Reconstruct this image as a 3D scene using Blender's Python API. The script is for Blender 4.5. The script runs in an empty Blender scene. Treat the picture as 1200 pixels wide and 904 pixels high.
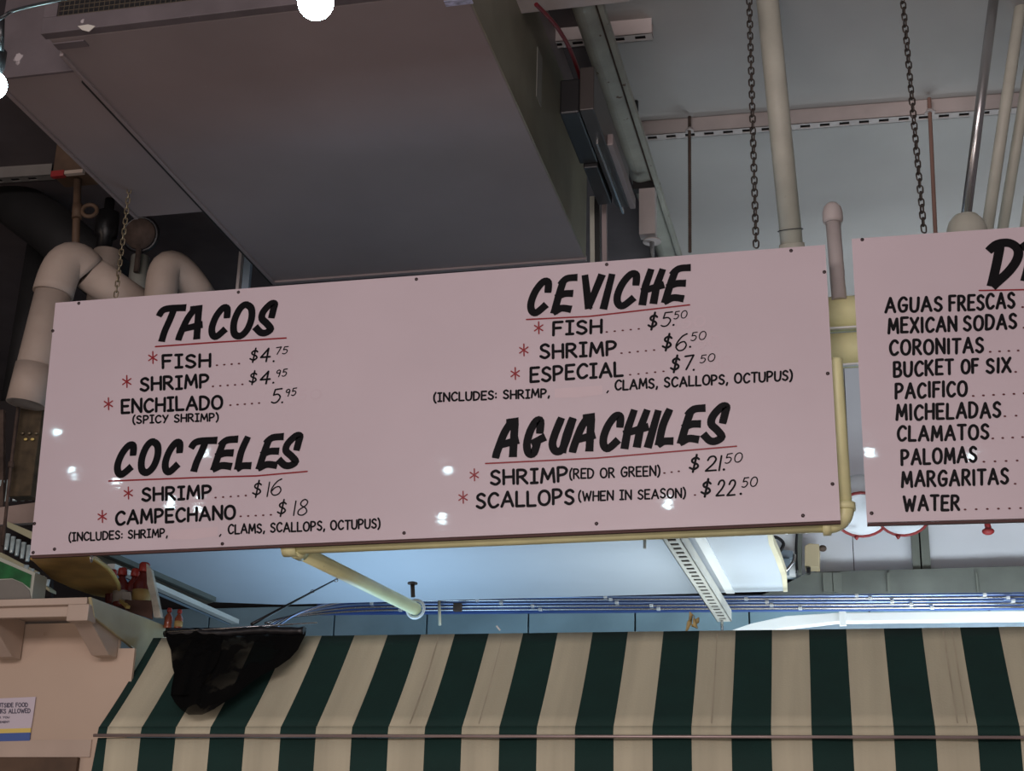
import bpy, bmesh, math, random
from mathutils import Vector, Matrix, noise
random.seed(7)
SC = bpy.context.scene
COL = SC.collection

# ------------------------------------------------------------------ camera
F_PX = 1805.0
EYE = Vector((0, 0, 1.6))
_p, _y, _r = math.radians(19.97), math.radians(-13.81), math.radians(1.56)
FWD = Vector((math.sin(_y)*math.cos(_p), math.cos(_y)*math.cos(_p), math.sin(_p)))
_rt = Vector((math.cos(_y), -math.sin(_y), 0)); _up = _rt.cross(FWD)
RT = _rt*math.cos(_r) + _up*math.sin(_r)
UP = -_rt*math.sin(_r) + _up*math.cos(_r)
cam_data = bpy.data.cameras.new('camera')
cam_data.sensor_fit = 'HORIZONTAL'; cam_data.sensor_width = 36.0
cam_data.lens = F_PX/1200*36.0; cam_data.clip_start = 0.05; cam_data.clip_end = 60
cam = bpy.data.objects.new('camera', cam_data); COL.objects.link(cam)
cam.matrix_world = Matrix(((RT.x, UP.x, -FWD.x, EYE.x), (RT.y, UP.y, -FWD.y, EYE.y), (RT.z, UP.z, -FWD.z, EYE.z), (0, 0, 0, 1)))
SC.camera = cam

# ------------------------------------------------------------------ world, exposure, lights
w = bpy.data.worlds.new('hall'); SC.world = w; w.use_nodes = True
bg = w.node_tree.nodes['Background']; bg.inputs[0].default_value = (0.80, 0.70, 0.76, 1); bg.inputs[1].default_value = 0.10
SC.view_settings.view_transform = 'Standard'; SC.view_settings.look = 'None'
SC.view_settings.exposure = 0.0; SC.view_settings.gamma = 1.0

def area(name, loc, target, size, sizey, power, color):
    l = bpy.data.lights.new(name, 'AREA'); l.shape = 'RECTANGLE'; l.size = size; l.size_y = sizey
    l.energy = power; l.color = color
    o = bpy.data.objects.new(name, l); COL.objects.link(o); o.location = loc
    o.rotation_euler = (Vector(target)-Vector(loc)).to_track_quat('-Z', 'Y').to_euler()
    return o
area('hall_key_front', (-1.1, -2.4, 3.6), (-1.1, 4.3, 2.5), 4.5, 0.9, 156, (1.0, 0.84, 0.84))  # unseen area light added to stand for the hall's lighting
area('hall_area_left', (-5.0, 0.4, 1.7), (-2.6, 4.6, 2.4), 1.2, 0.8, 13, (1.0, 0.76, 0.60))  # unseen warm area light aimed at the left stall wall
area('hall_fill_low', (-0.5, -1.5, 0.9), (-0.8, 4.4, 4.4), 3.5, 0.8, 50, (1.0, 0.86, 0.82))  # unseen low fill added to brighten the duct underside
area('stall_fill', (-1.95, 5.75, 2.25), (-1.75, 5.8, 3.2), 2.0, 0.5, 11, (0.46, 0.72, 1.0))  # unseen blue fill added under the canopy sheet
area('stall_fill_middle', (-0.6, 5.85, 2.25), (-0.65, 5.9, 3.2), 1.0, 0.4, 4.2, (0.95, 0.98, 0.93))  # unseen neutral fill added for the right part of the canopy
area('stall_fill_right', (0.5, 5.5, 2.3), (0.4, 6.8, 3.1), 1.4, 0.3, 20, (0.84, 0.93, 1.0))  # unseen fill added to brighten the trunking and other front faces
area('stall_fill_back', (0.5, 6.5, 2.35), (0.45, 7.3, 3.5), 1.4, 0.3, 24, (0.84, 0.94, 1.0))  # unseen fill added to brighten the white wall panels

# ------------------------------------------------------------------ a pixel of the 1200x904 photograph -> a point on a world plane
def ray(x, y): return RT*((x-600)/F_PX) - UP*((y-452)/F_PX) + FWD
def at_y(x, y, Y): d = ray(x, y); return EYE + d*(Y/d.y)
def at_z(x, y, Z): d = ray(x, y); return EYE + d*((Z-1.6)/d.z)
def at_x(x, y, X): d = ray(x, y); return EYE + d*(X/d.x)
def at_plane(x, y, P, n): d = ray(x, y); return EYE + d*((P-EYE).dot(n)/d.dot(n))
def px(r, p): return r*(Vector(p)-EYE).dot(FWD)/F_PX      # a width of r pixels at point p, in metres

# ------------------------------------------------------------------ materials
def mat(name, col, rough=0.6, metal=0.0, var=0.12, scale=6.0, bump=0.0, bscale=40.0, coat=0.0, emit=None, estr=0, spots=None, alpha=None, stretch=None, cstretch=None):
    m = bpy.data.materials.new(name); m.use_nodes = True
    nt = m.node_tree; b = nt.nodes['Principled BSDF']
    b.inputs['Roughness'].default_value = rough; b.inputs['Metallic'].default_value = metal
    tc = nt.nodes.new('ShaderNodeTexCoord')
    last = None
    if var > 0:
        n = nt.nodes.new('ShaderNodeTexNoise'); n.inputs['Scale'].default_value = scale; n.inputs['Detail'].default_value = 5
        if cstretch:
            mq = nt.nodes.new('ShaderNodeMapping'); mq.inputs['Scale'].default_value = cstretch
            nt.links.new(tc.outputs['Object'], mq.inputs['Vector']); nt.links.new(mq.outputs['Vector'], n.inputs['Vector'])
        else: nt.links.new(tc.outputs['Object'], n.inputs['Vector'])
        r = nt.nodes.new('ShaderNodeValToRGB'); e = r.color_ramp.elements
        e[0].position = 0.3; e[1].position = 0.7
        e[0].color = (*[c*(1-var) for c in col], 1); e[1].color = (*[min(1, c*(1+var*0.6)) for c in col], 1)
        nt.links.new(n.outputs['Fac'], r.inputs['Fac']); last = r.outputs['Color']
    if spots:                                   # (colour, threshold, scale): dirt, rust or chips
        sc_, th, ss = spots
        n2 = nt.nodes.new('ShaderNodeTexNoise'); n2.inputs['Scale'].default_value = ss; n2.inputs['Detail'].default_value = 6
        nt.links.new(tc.outputs['Object'], n2.inputs['Vector'])
        r2 = nt.nodes.new('ShaderNodeValToRGB'); e = r2.color_ramp.elements
        e[0].position = th; e[1].position = th+0.04; e[0].color = (0, 0, 0, 1); e[1].color = (1, 1, 1, 1)
        nt.links.new(n2.outputs['Fac'], r2.inputs['Fac'])
        mx = nt.nodes.new('ShaderNodeMixRGB'); nt.links.new(r2.outputs['Color'], mx.inputs['Fac'])
        if last: nt.links.new(last, mx.inputs[1])
        else: mx.inputs[1].default_value = (*col, 1)
        mx.inputs[2].default_value = (*sc_, 1); last = mx.outputs[0]
    if last: nt.links.new(last, b.inputs['Base Color'])
    else: b.inputs['Base Color'].default_value = (*col, 1)
    if bump > 0:
        vec = tc.outputs['Object']
        if stretch:
            mp = nt.nodes.new('ShaderNodeMapping'); mp.inputs['Scale'].default_value = stretch
            nt.links.new(vec, mp.inputs['Vector']); vec = mp.outputs['Vector']
        n3 = nt.nodes.new('ShaderNodeTexNoise'); n3.inputs['Scale'].default_value = bscale; n3.inputs['Detail'].default_value = 3
        nt.links.new(vec, n3.inputs['Vector'])
        bp = nt.nodes.new('ShaderNodeBump'); bp.inputs['Strength'].default_value = bump; bp.inputs['Distance'].default_value = 0.01
        nt.links.new(n3.outputs['Fac'], bp.inputs['Height']); nt.links.new(bp.outputs['Normal'], b.inputs['Normal'])
        if coat: nt.links.new(bp.outputs['Normal'], b.inputs['Coat Normal'])
    if coat: b.inputs['Coat Weight'].default_value = coat; b.inputs['Coat Roughness'].default_value = 0.04
    if emit: b.inputs['Emission Color'].default_value = (*emit, 1); b.inputs['Emission Strength'].default_value = estr
    if alpha is not None: b.inputs['Alpha'].default_value = alpha
    return m

M = dict(
 board=mat('board_white', (0.655, 0.55, 0.585), 0.35, var=0.04, scale=2.5, bump=0.07, bscale=5.0, coat=0.9, stretch=(.6, 1, 2.2)),
 black=mat('lettering_black', (0.004, 0.004, 0.005), 0.5, var=0),
 red=mat('lettering_red', (0.27, 0.006, 0.012), 0.4, var=0),
 patch=mat('touch_up_paint', (0.665, 0.54, 0.565), 0.5, var=0.04),
 ghost=mat('faded_price', (0.63, 0.52, 0.555), 0.5, var=0.05),
 edge=mat('board_edge', (0.09, 0.04, 0.035), 0.7),
 ceiling=mat('painted_ceiling', (0.385, 0.37, 0.355), 0.75, var=0.10, scale=1.6, bump=0.15, bscale=12),
 duct=mat('duct_sheet', (0.27, 0.225, 0.22), 0.55, metal=0.15, var=0.14, scale=1.5, bump=0.1, bscale=5, spots=((0.30, 0.27, 0.25), 0.72, 12)),
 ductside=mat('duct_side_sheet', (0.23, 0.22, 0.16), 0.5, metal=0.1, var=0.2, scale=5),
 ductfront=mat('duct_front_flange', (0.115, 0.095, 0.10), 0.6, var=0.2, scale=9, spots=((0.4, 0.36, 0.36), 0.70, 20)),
 seamshade=mat('dark_seam_and_shade', (0.015, 0.014, 0.014), 0.8),  # dark joints, and the painted shade inside the channel slots
 wire=mat('mesh_wire', (0.14, 0.11, 0.075), 0.5, metal=0.4),
 strut=mat('painted_channel', (0.50, 0.45, 0.43), 0.6, var=0.12, scale=8, spots=((0.25, 0.2, 0.17), 0.74, 18)),
 strutshade=mat('shaded_channel', (0.16, 0.15, 0.135), 0.7, var=0.2),  # darker copy of the painted channel, with shade in its colour
 strutbright=mat('white_channel', (0.62, 0.62, 0.56), 0.5, var=0.1),
 beam=mat('beam_paint', (0.34, 0.34, 0.29), 0.55, var=0.2, scale=7, spots=((0.10, 0.055, 0.03), 0.66, 22), bump=0.2),
 rust=mat('rusty_steel', (0.10, 0.07, 0.055), 0.8, metal=0.3, var=0.4, scale=25),
 chain=mat('dark_chain', (0.085, 0.07, 0.06), 0.5, metal=0.7, var=0.3, scale=30),
 chainold=mat('brass_tinted_chain', (0.24, 0.2, 0.13), 0.45, metal=0.7, var=0.3, scale=30),
 pipe=mat('painted_pipe', (0.50, 0.50, 0.42), 0.5, var=0.15, scale=8, spots=((0.25, 0.20, 0.15), 0.75, 30)),
 pipepink=mat('insulated_pipe', (0.42, 0.34, 0.28), 0.65, var=0.12, scale=6, bump=0.25, bscale=18, spots=((0.22, 0.13, 0.12), 0.76, 20)),
 cream=mat('cream_pipe', (0.86, 0.84, 0.46), 0.4, var=0.12, scale=8, spots=((0.06, 0.04, 0.03), 0.74, 45), bump=0.1),
 steel=mat('bare_conduit', (0.55, 0.55, 0.55), 0.25, metal=0.9, var=0.1),
 bluecond=mat('blue_sheen_conduit', (0.30, 0.40, 0.62), 0.3, metal=0.75, var=0.15, scale=4),  # galvanised metal; the blue it reflects is put into its colour
 tray=mat('blue_painted_tray', (0.045, 0.10, 0.34), 0.4, var=0.3, scale=3),
 clip=mat('pipe_clip', (0.7, 0.72, 0.72), 0.4, metal=0.3),
 canopy=mat('canopy_sheet', (0.58, 0.64, 0.70), 0.4, var=0.08, scale=1.2, bump=0.06, bscale=3),
 canopyedge=mat('canopy_edge_cream', (0.72, 0.67, 0.48), 0.5),
 whitestrip=mat('white_strip', (0.90, 0.94, 0.95), 0.3, var=0.02),
 tile=mat('back_wall_tile', (0.26, 0.40, 0.47), 0.35, var=0.3, scale=2.5),
 wallpanel=mat('white_wall_panel', (0.58, 0.60, 0.64), 0.5, var=0.05, scale=2),
 post=mat('grey_green_post', (0.13, 0.14, 0.12), 0.6),
 greyband=mat('grey_band', (0.12, 0.13, 0.115), 0.6, var=0.25, scale=6),
 white=mat('white_enamel', (0.85, 0.88, 0.88), 0.35, var=0.03),
 pail=mat('white_canister', (0.72, 0.76, 0.80), 0.4, var=0.12, scale=9),
 paintred=mat('red_paint', (0.26, 0.02, 0.02), 0.5),
 darkred=mat('dark_red_sauce', (0.16, 0.022, 0.015), 0.25, var=0.3, scale=20, coat=0.5),
 orangered=mat('orange_sauce', (0.30, 0.07, 0.03), 0.25, var=0.3, scale=20, coat=0.5),
 capred=mat('red_cap', (0.45, 0.05, 0.035), 0.35),
 paper=mat('label_paper', (0.55, 0.52, 0.46), 0.7),
 yellowlabel=mat('yellow_label', (0.45, 0.30, 0.10), 0.6),
 carton=mat('brown_carton', (0.16, 0.09, 0.07), 0.8, var=0.25, scale=14),
 torn=mat('torn_white_card', (0.62, 0.60, 0.50), 0.8, var=0.35, scale=22),
 tan=mat('beige_box', (0.52, 0.43, 0.27), 0.6),
 bluegrey=mat('blue_grey_box', (0.30, 0.38, 0.45), 0.4, metal=0.3),
 blackp=mat('black_plastic', (0.012, 0.012, 0.013), 0.35, var=0.2),
 blackduct=mat('black_duct', (0.010, 0.010, 0.010), 0.7, var=0.5, scale=5),
 net=None,
 green=mat('awning_green', (0.002, 0.028, 0.022), 0.85, var=0.12, scale=9, bump=0.1, bscale=150),
 beige=mat('awning_beige', (0.52, 0.485, 0.35), 0.85, var=0.15, scale=2.2, cstretch=(7, .5, .5), bump=0.1, bscale=150),
 beigestain=mat('awning_stain', (0.45, 0.40, 0.30), 0.85, var=0.2, scale=8),
 rail=mat('rail_metal', (0.42, 0.33, 0.31), 0.4, metal=0.5),
 wallpink=mat('stall_wall_paint', (0.53, 0.41, 0.31), 0.55, var=0.07, scale=2.2, bump=0.08, bscale=9, spots=((0.40, 0.27, 0.19), 0.76, 5)),
 trimpink=mat('cornice_paint', (0.50, 0.40, 0.32), 0.5, var=0.1, scale=6, spots=((0.07, 0.05, 0.04), 0.77, 14)),
 sidepanel=mat('glossy_side_panel', (0.40, 0.36, 0.21), 0.22, metal=0.0, var=0.2, scale=5, bump=0.15, bscale=4),
 brown=mat('dark_brown_wood', (0.10, 0.06, 0.035), 0.7, var=0.4, scale=9),
 notice=mat('notice_card', (0.60, 0.54, 0.60), 0.4, var=0.02),
 nyellow=mat('notice_yellow', (0.72, 0.56, 0.14), 0.5, var=0.02),
 nblue=mat('notice_blue', (0.06, 0.12, 0.36), 0.5, var=0.02),
 ntext=mat('notice_print', (0.10, 0.09, 0.13), 0.5, var=0),
 yboard=mat('yellow_varnished_wood', (0.55, 0.34, 0.10), 0.4, var=0.6, scale=5, coat=0.2),
 yedge=mat('pale_yellow_edge', (0.75, 0.58, 0.18), 0.4),
 postwood=mat('old_wood_post', (0.075, 0.055, 0.03), 0.85, var=0.5, scale=20),
 glass=mat('drinking_glass', (0.55, 0.68, 0.68), 0.12, var=0.35, scale=30, coat=0.5),
 shelfcream=mat('shelf_cream', (0.42, 0.42, 0.27), 0.6),
 shelfpink=mat('shelf_pink', (0.36, 0.28, 0.24), 0.7, var=0.2),
 greenprint=mat('green_print', (0.01, 0.12, 0.03), 0.4, var=0.5, scale=20),
 greybox=mat('grey_box', (0.20, 0.19, 0.165), 0.5, var=0.2),
 greyframe=mat('pale_green_frame', (0.40, 0.43, 0.36), 0.4),
 darkwall=mat('dark_background', (0.022, 0.018, 0.018), 0.9, var=0.5, scale=1.5),
 shadeceil=mat('shaded_ceiling', (0.085, 0.07, 0.072), 0.8, var=0.2),  # ceiling colour darkened to stand for shade
 floor=mat('concrete_floor', (0.28, 0.24, 0.22), 0.6, var=0.2, scale=2),
 bulb=mat('bulb_glow', (0.9, 1, 1), 0.3, var=0, emit=(0.62, 0.93, 1.0), estr=75),
 redcable=mat('red_cable', (0.12, 0.008, 0.014), 0.4),
 husk=mat('dried_tan_leaf', (0.50, 0.38, 0.16), 0.8, var=0.4, scale=40),
 screw=mat('screw_head', (0.07, 0.05, 0.05), 0.35, metal=0.7),
)
M['black'].node_tree.nodes['Principled BSDF'].inputs['Specular IOR Level'].default_value = 0.12
def net_material():
    m = bpy.data.materials.new('black_netting'); m.use_nodes = True; nt = m.node_tree; b = nt.nodes['Principled BSDF']
    b.inputs['Base Color'].default_value = (0.003, 0.003, 0.003, 1); b.inputs['Roughness'].default_value = 0.8
    tc = nt.nodes.new('ShaderNodeTexCoord'); n = nt.nodes.new('ShaderNodeTexNoise'); n.inputs['Scale'].default_value = 7; n.inputs['Detail'].default_value = 4
    r = nt.nodes.new('ShaderNodeValToRGB'); e = r.color_ramp.elements
    e[0].position = 0.50; e[0].color = (.985, .985, .985, 1); e[1].position = 0.55; e[1].color = (0.74, 0.74, 0.74, 1)
    b.inputs['Specular IOR Level'].default_value = 0.1
    nt.links.new(tc.outputs['Object'], n.inputs['Vector']); nt.links.new(n.outputs['Fac'], r.inputs['Fac']); nt.links.new(r.outputs['Color'], b.inputs['Alpha'])
    return m
M['net'] = net_material()

# ------------------------------------------------------------------ builders
WLOC = {}
class MB:
    def __init__(s): s.bm = bmesh.new(); s.smooth = False
    def quad(s, *pts, mi=0):
        f = s.bm.faces.new([s.bm.verts.new(p) for p in pts]); f.material_index = mi; return s
    def hexa(s, b, t, mi=0):                      # two matching loops joined
        vb = [s.bm.verts.new(p) for p in b]; vt = [s.bm.verts.new(p) for p in t]; n = len(b)
        fs = [s.bm.faces.new(vb[::-1]), s.bm.faces.new(vt)]
        for i in range(n): fs.append(s.bm.faces.new((vb[i], vb[(i+1) % n], vt[(i+1) % n], vt[i])))
        for f in fs: f.material_index = mi
        return s
    def box(s, a, b, mi=0):
        (x0, y0, z0), (x1, y1, z1) = a, b
        return s.hexa([(x0, y0, z0), (x1, y0, z0), (x1, y1, z0), (x0, y1, z0)], [(x0, y0, z1), (x1, y0, z1), (x1, y1, z1), (x0, y1, z1)], mi)
    def bar(s, p0, p1, wd, ht, up=Vector((0, 0, 1)), mi=0):   # rectangular bar between two points
        p0, p1 = Vector(p0), Vector(p1); d = (p1-p0).normalized(); sd = d.cross(up).normalized(); u = sd.cross(d).normalized()
        o = [sd*wd/2+u*ht/2, -sd*wd/2+u*ht/2, -sd*wd/2-u*ht/2, sd*wd/2-u*ht/2]
        return s.hexa([p0+k for k in o], [p1+k for k in o], mi)
    def slab(s, pts, off, mi=0):
        off = Vector(off); pts = [Vector(p) for p in pts]; return s.hexa(pts, [p+off for p in pts], mi)
    def tube(s, path, r, n=12, caps=True, mi=0):
        s.smooth = True; P = [Vector(p) for p in path]; R = r if isinstance(r, (list, tuple)) else [r]*len(P)
        rings = []; prev = None
        for i, p in enumerate(P):
            t = (P[min(i+1, len(P)-1)]-P[max(i-1, 0)]).normalized()
            if prev is None: a = t.orthogonal().normalized()
            else: a = (prev - t*prev.dot(t)).normalized()
            prev = a; b = t.cross(a)
            rings.append([s.bm.verts.new(p+(a*math.cos(2*math.pi*k/n)+b*math.sin(2*math.pi*k/n))*R[i]) for k in range(n)])
        for A, B in zip(rings, rings[1:]):
            for k in range(n):
                f = s.bm.faces.new((A[k], A[(k+1) % n], B[(k+1) % n], B[k])); f.material_index = mi
        if caps:
            for ring, rev in ((rings[0], True), (rings[-1], False)):
                f = s.bm.faces.new(ring[::-1] if rev else ring); f.material_index = mi
        return s
    def ball(s, c, r, sc=(1, 1, 1), seg=20):
        s.smooth = True
        m = Matrix.Translation(c) @ Matrix.Diagonal((*[r*k for k in sc], 1))
        bmesh.ops.create_uvsphere(s.bm, u_segments=seg, v_segments=max(6, seg//2), radius=1, matrix=m); return s
    def lathe(s, base, prof, axis=(0, 0, 1), n=16, mi=0):    # prof: (radius, height)
        ax = Vector(axis).normalized(); return s.tube([Vector(base)+ax*(h+i*1e-5) for i, (_, h) in enumerate(prof)], [max(q, 1e-4) for q, _ in prof], n, True, mi)
    def torus(s, c, axis, R, r, n=24, m=8, sx=1.0):
        ax = Vector(axis).normalized(); a = ax.orthogonal().normalized(); b = ax.cross(a)
        c = Vector(c); s.smooth = True; rings = []
        for i in range(n):
            t = 2*math.pi*i/n; d = a*math.cos(t)+b*math.sin(t)
            rings.append([s.bm.verts.new(c+d*(R+r*math.cos(2*math.pi*k/m))+ax*r*math.sin(2*math.pi*k/m)) for k in range(m)])
        for i in range(n):
            A, B = rings[i], rings[(i+1) % n]
            for k in range(m): s.bm.faces.new((A[k], A[(k+1) % m], B[(k+1) % m], B[k]))
        return s
    def build(s, name, m, parent=None, bevel=0.0, solid=0.0, flat=False):
        bm = s.bm
        if flat:
            for f in bm.faces:
                f.normal_update()
                if f.normal.y > 0: f.normal_flip()
        else: bmesh.ops.recalc_face_normals(bm, faces=bm.faces)
        if parent is not None: off = WLOC[parent.name]
        else:
            xs = [v.co.x for v in bm.verts]; ys = [v.co.y for v in bm.verts]; zs = [v.co.z for v in bm.verts]
            off = Vector(((min(xs)+max(xs))/2, (min(ys)+max(ys))/2, min(zs)))
        for v in bm.verts: v.co -= off
        me = bpy.data.meshes.new(name); bm.to_mesh(me); bm.free()
        if s.smooth:
            for p in me.polygons: p.use_smooth = len(p.vertices) <= 4
        for mm in (m if isinstance(m, (list, tuple)) else [m]): me.materials.append(mm)
        o = bpy.data.objects.new(name, me); COL.objects.link(o)
        if parent is not None: o.parent = parent; WLOC[o.name] = off
        else: o.location = off; WLOC[o.name] = off
        if solid: sm = o.modifiers.new('thickness', 'SOLIDIFY'); sm.thickness = solid; sm.offset = 0
        if bevel: bv = o.modifiers.new('bevel', 'BEVEL'); bv.width = bevel; bv.segments = 2; bv.limit_method = 'ANGLE'
        return o
def tag(o, label, cat, group=None):
    o['label'] = label; o['category'] = cat
    if group: o['group'] = group
    return o
def thing(name, label, cat, loc, group=None):
    o = bpy.data.objects.new(name, None); COL.objects.link(o); o.location = loc; o.empty_display_size = 0.1
    WLOC[o.name] = Vector(loc); return tag(o, label, cat, group)
def structure(o): o['kind'] = 'structure'; return o
def arc(c, p, q, n=8):                            # smooth corner from p to q round control point c
    c, p, q = Vector(c), Vector(p), Vector(q)
    return [p*(1-t)**2+c*2*t*(1-t)+q*t*t for t in [i/n for i in range(n+1)]]
def lerp(a, b, t): return Vector(a)*(1-t)+Vector(b)*t

# ================================================================== THE SETTING
structure(MB().box((-7, -4, -0.1), (4, 9, 0)).build('floor', M['floor']))
cl = structure(MB().box((-7, 2.2, 4.56), (4, 9, 4.66)).build('ceiling', M['ceiling']))
MB().box((-6.9, 2.2, 4.552), (-0.80, 7.49, 4.56)).build('shade_panel', M['shadeceil'], cl)  # darker sheet paints the shade left of and behind the duct
wb = structure(MB().box((-7, 7.5, 0), (4, 7.6, 4.56)).build('wall_back', M['darkwall']))
# grey tiles of the back wall seen over the awning
xs = [-4.0, -3.45, -2.75, -2.25, -1.72, -1.18, -0.62, -0.05, 0.5, 1.1, 1.8]
for a, b in zip(xs, xs[1:]):
    for z0, z1 in ((2.35, 2.83), (2.84, 3.235)):
        MB().box((a+.004, 7.475-random.random()*.008, z0), (b-.004, 7.5, z1)).build('tile', M['tile'], wb, bevel=0.003)
def pquad(pts, Y): return [at_y(x, y, Y) for x, y in pts]
for (x0, x1) in ((880, 1000.5), (1001.5, 1071), (1091, 1215)):
    a = at_y(x0, 669, 7.4); b = at_y(x1, 668, 7.4)
    MB().box((a.x, 7.4, 3.30), (b.x, 7.44, 4.5)).build('wall_panel', M['wallpanel'], wb)
for (x0, x1) in ((1070, 1079), (1081, 1091)):
    a = at_y(x0, 669, 7.38); b = at_y(x1, 668, 7.38)
    MB().box((a.x, 7.36, 3.16), (b.x, 7.42, 4.5)).build('post', M['post'], wb)
# grey band with dark joints below the white panels
tb = MB()
tb.slab(pquad([(880, 712), (880, 702), (905, 693), (945, 672), (978, 670), (978, 712)], 7.34), (0, .04, 0))
a = at_y(978, 670, 7.34)
tb.box((a.x, 7.34, at_y(1100, 695, 7.34).z-.03), (1.9, 7.38, a.z))
t1 = structure(tb.build('trim_1', M['greyband']))
for x0, x1 in ((964, 976), (976, 987), (1039, 1044), (1143, 1147)):
    a = at_y(x0, 672, 7.335); b = at_y(x1, 694, 7.335)
    MB().box((a.x, 7.325, b.z), (b.x, 7.34, a.z)).build('joint_strip', M['post'], t1)
structure(MB().box((-7, 2.2, 0), (-6.9, 7.5, 4.56)).build('wall_left', M['darkwall']))

# stall wall at left with its lower band
WY = 4.56
a = at_y(158, 760, WY); b = at_y(0, 868, WY)
SX = at_y(107, 700, 4.32).x
m = MB(); m.box((-3.6, WY, 0), (SX-.013, WY+.012, 2.56)); m.box((SX-.013, WY, 0), (a.x, WY+.012, a.z))
wl = structure(m.build('wall_front', M['wallpink']))
MB().box((-3.6, WY-.006, at_y(0, 888, WY).z), (at_y(106, 888, WY).x, WY, b.z)).build('lower_band', M['trimpink'], wl)
MB().box((-3.6, WY-.02, 1.6), (at_y(94, 892, WY).x, WY-.003, at_y(0, 889, WY).z)).build('wooden_panel', M['brown'], wl)

# cornice shelf
SZ = at_y(107, 700, 4.32).z; SX = at_y(107, 700, 4.32).x
cs = thing('cornice_shelf', 'painted cornice shelf with brackets on top of the pink stall wall', 'shelf', (SX, WY, SZ-.12))
BK = at_x(203, 737, SX).y
MB().box((-3.5, 4.32, SZ-.022), (SX-.014, BK, SZ)).build('shelf_board', M['trimpink'], cs, bevel=0.002)
zb = at_y(93, 726, 4.34).z
MB().box((-3.5, 4.34, SZ-.055), (SX-.02, 4.36, SZ-.022)).build('fascia', M['trimpink'], cs)
MB().box((SX-.075, 4.315, SZ-.075), (SX-.002, 4.37, SZ-.0225)).build('corner_block', M['trimpink'], cs, bevel=0.003)
pts = [at_x(x, y, SX) for x, y in ((107, 700), (203, 737), (190, 751), (158, 797), (158, 761), (111, 724))]
MB().slab(pts, (-.012, 0, 0)).build('side_panel', M['sidepanel'], cs, bevel=0.002)
def bracket(x0, x1):
    m = MB(); p = [(4.35, SZ-.0225), (WY-.007, SZ-.0225), (WY-.007, SZ-.15), (WY-.06, SZ-.15), (4.35, SZ-.065)]
    m.hexa([(x0, *q) for q in p], [(x1, *q) for q in p]); return m
bracket(SX-.075, SX-.013).build('bracket', M['trimpink'], cs, bevel=0.003)
xr = at_y(27, 762, WY).x
bracket(xr-.075, xr).build('bracket', M['trimpink'], cs, bevel=0.003)

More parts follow.
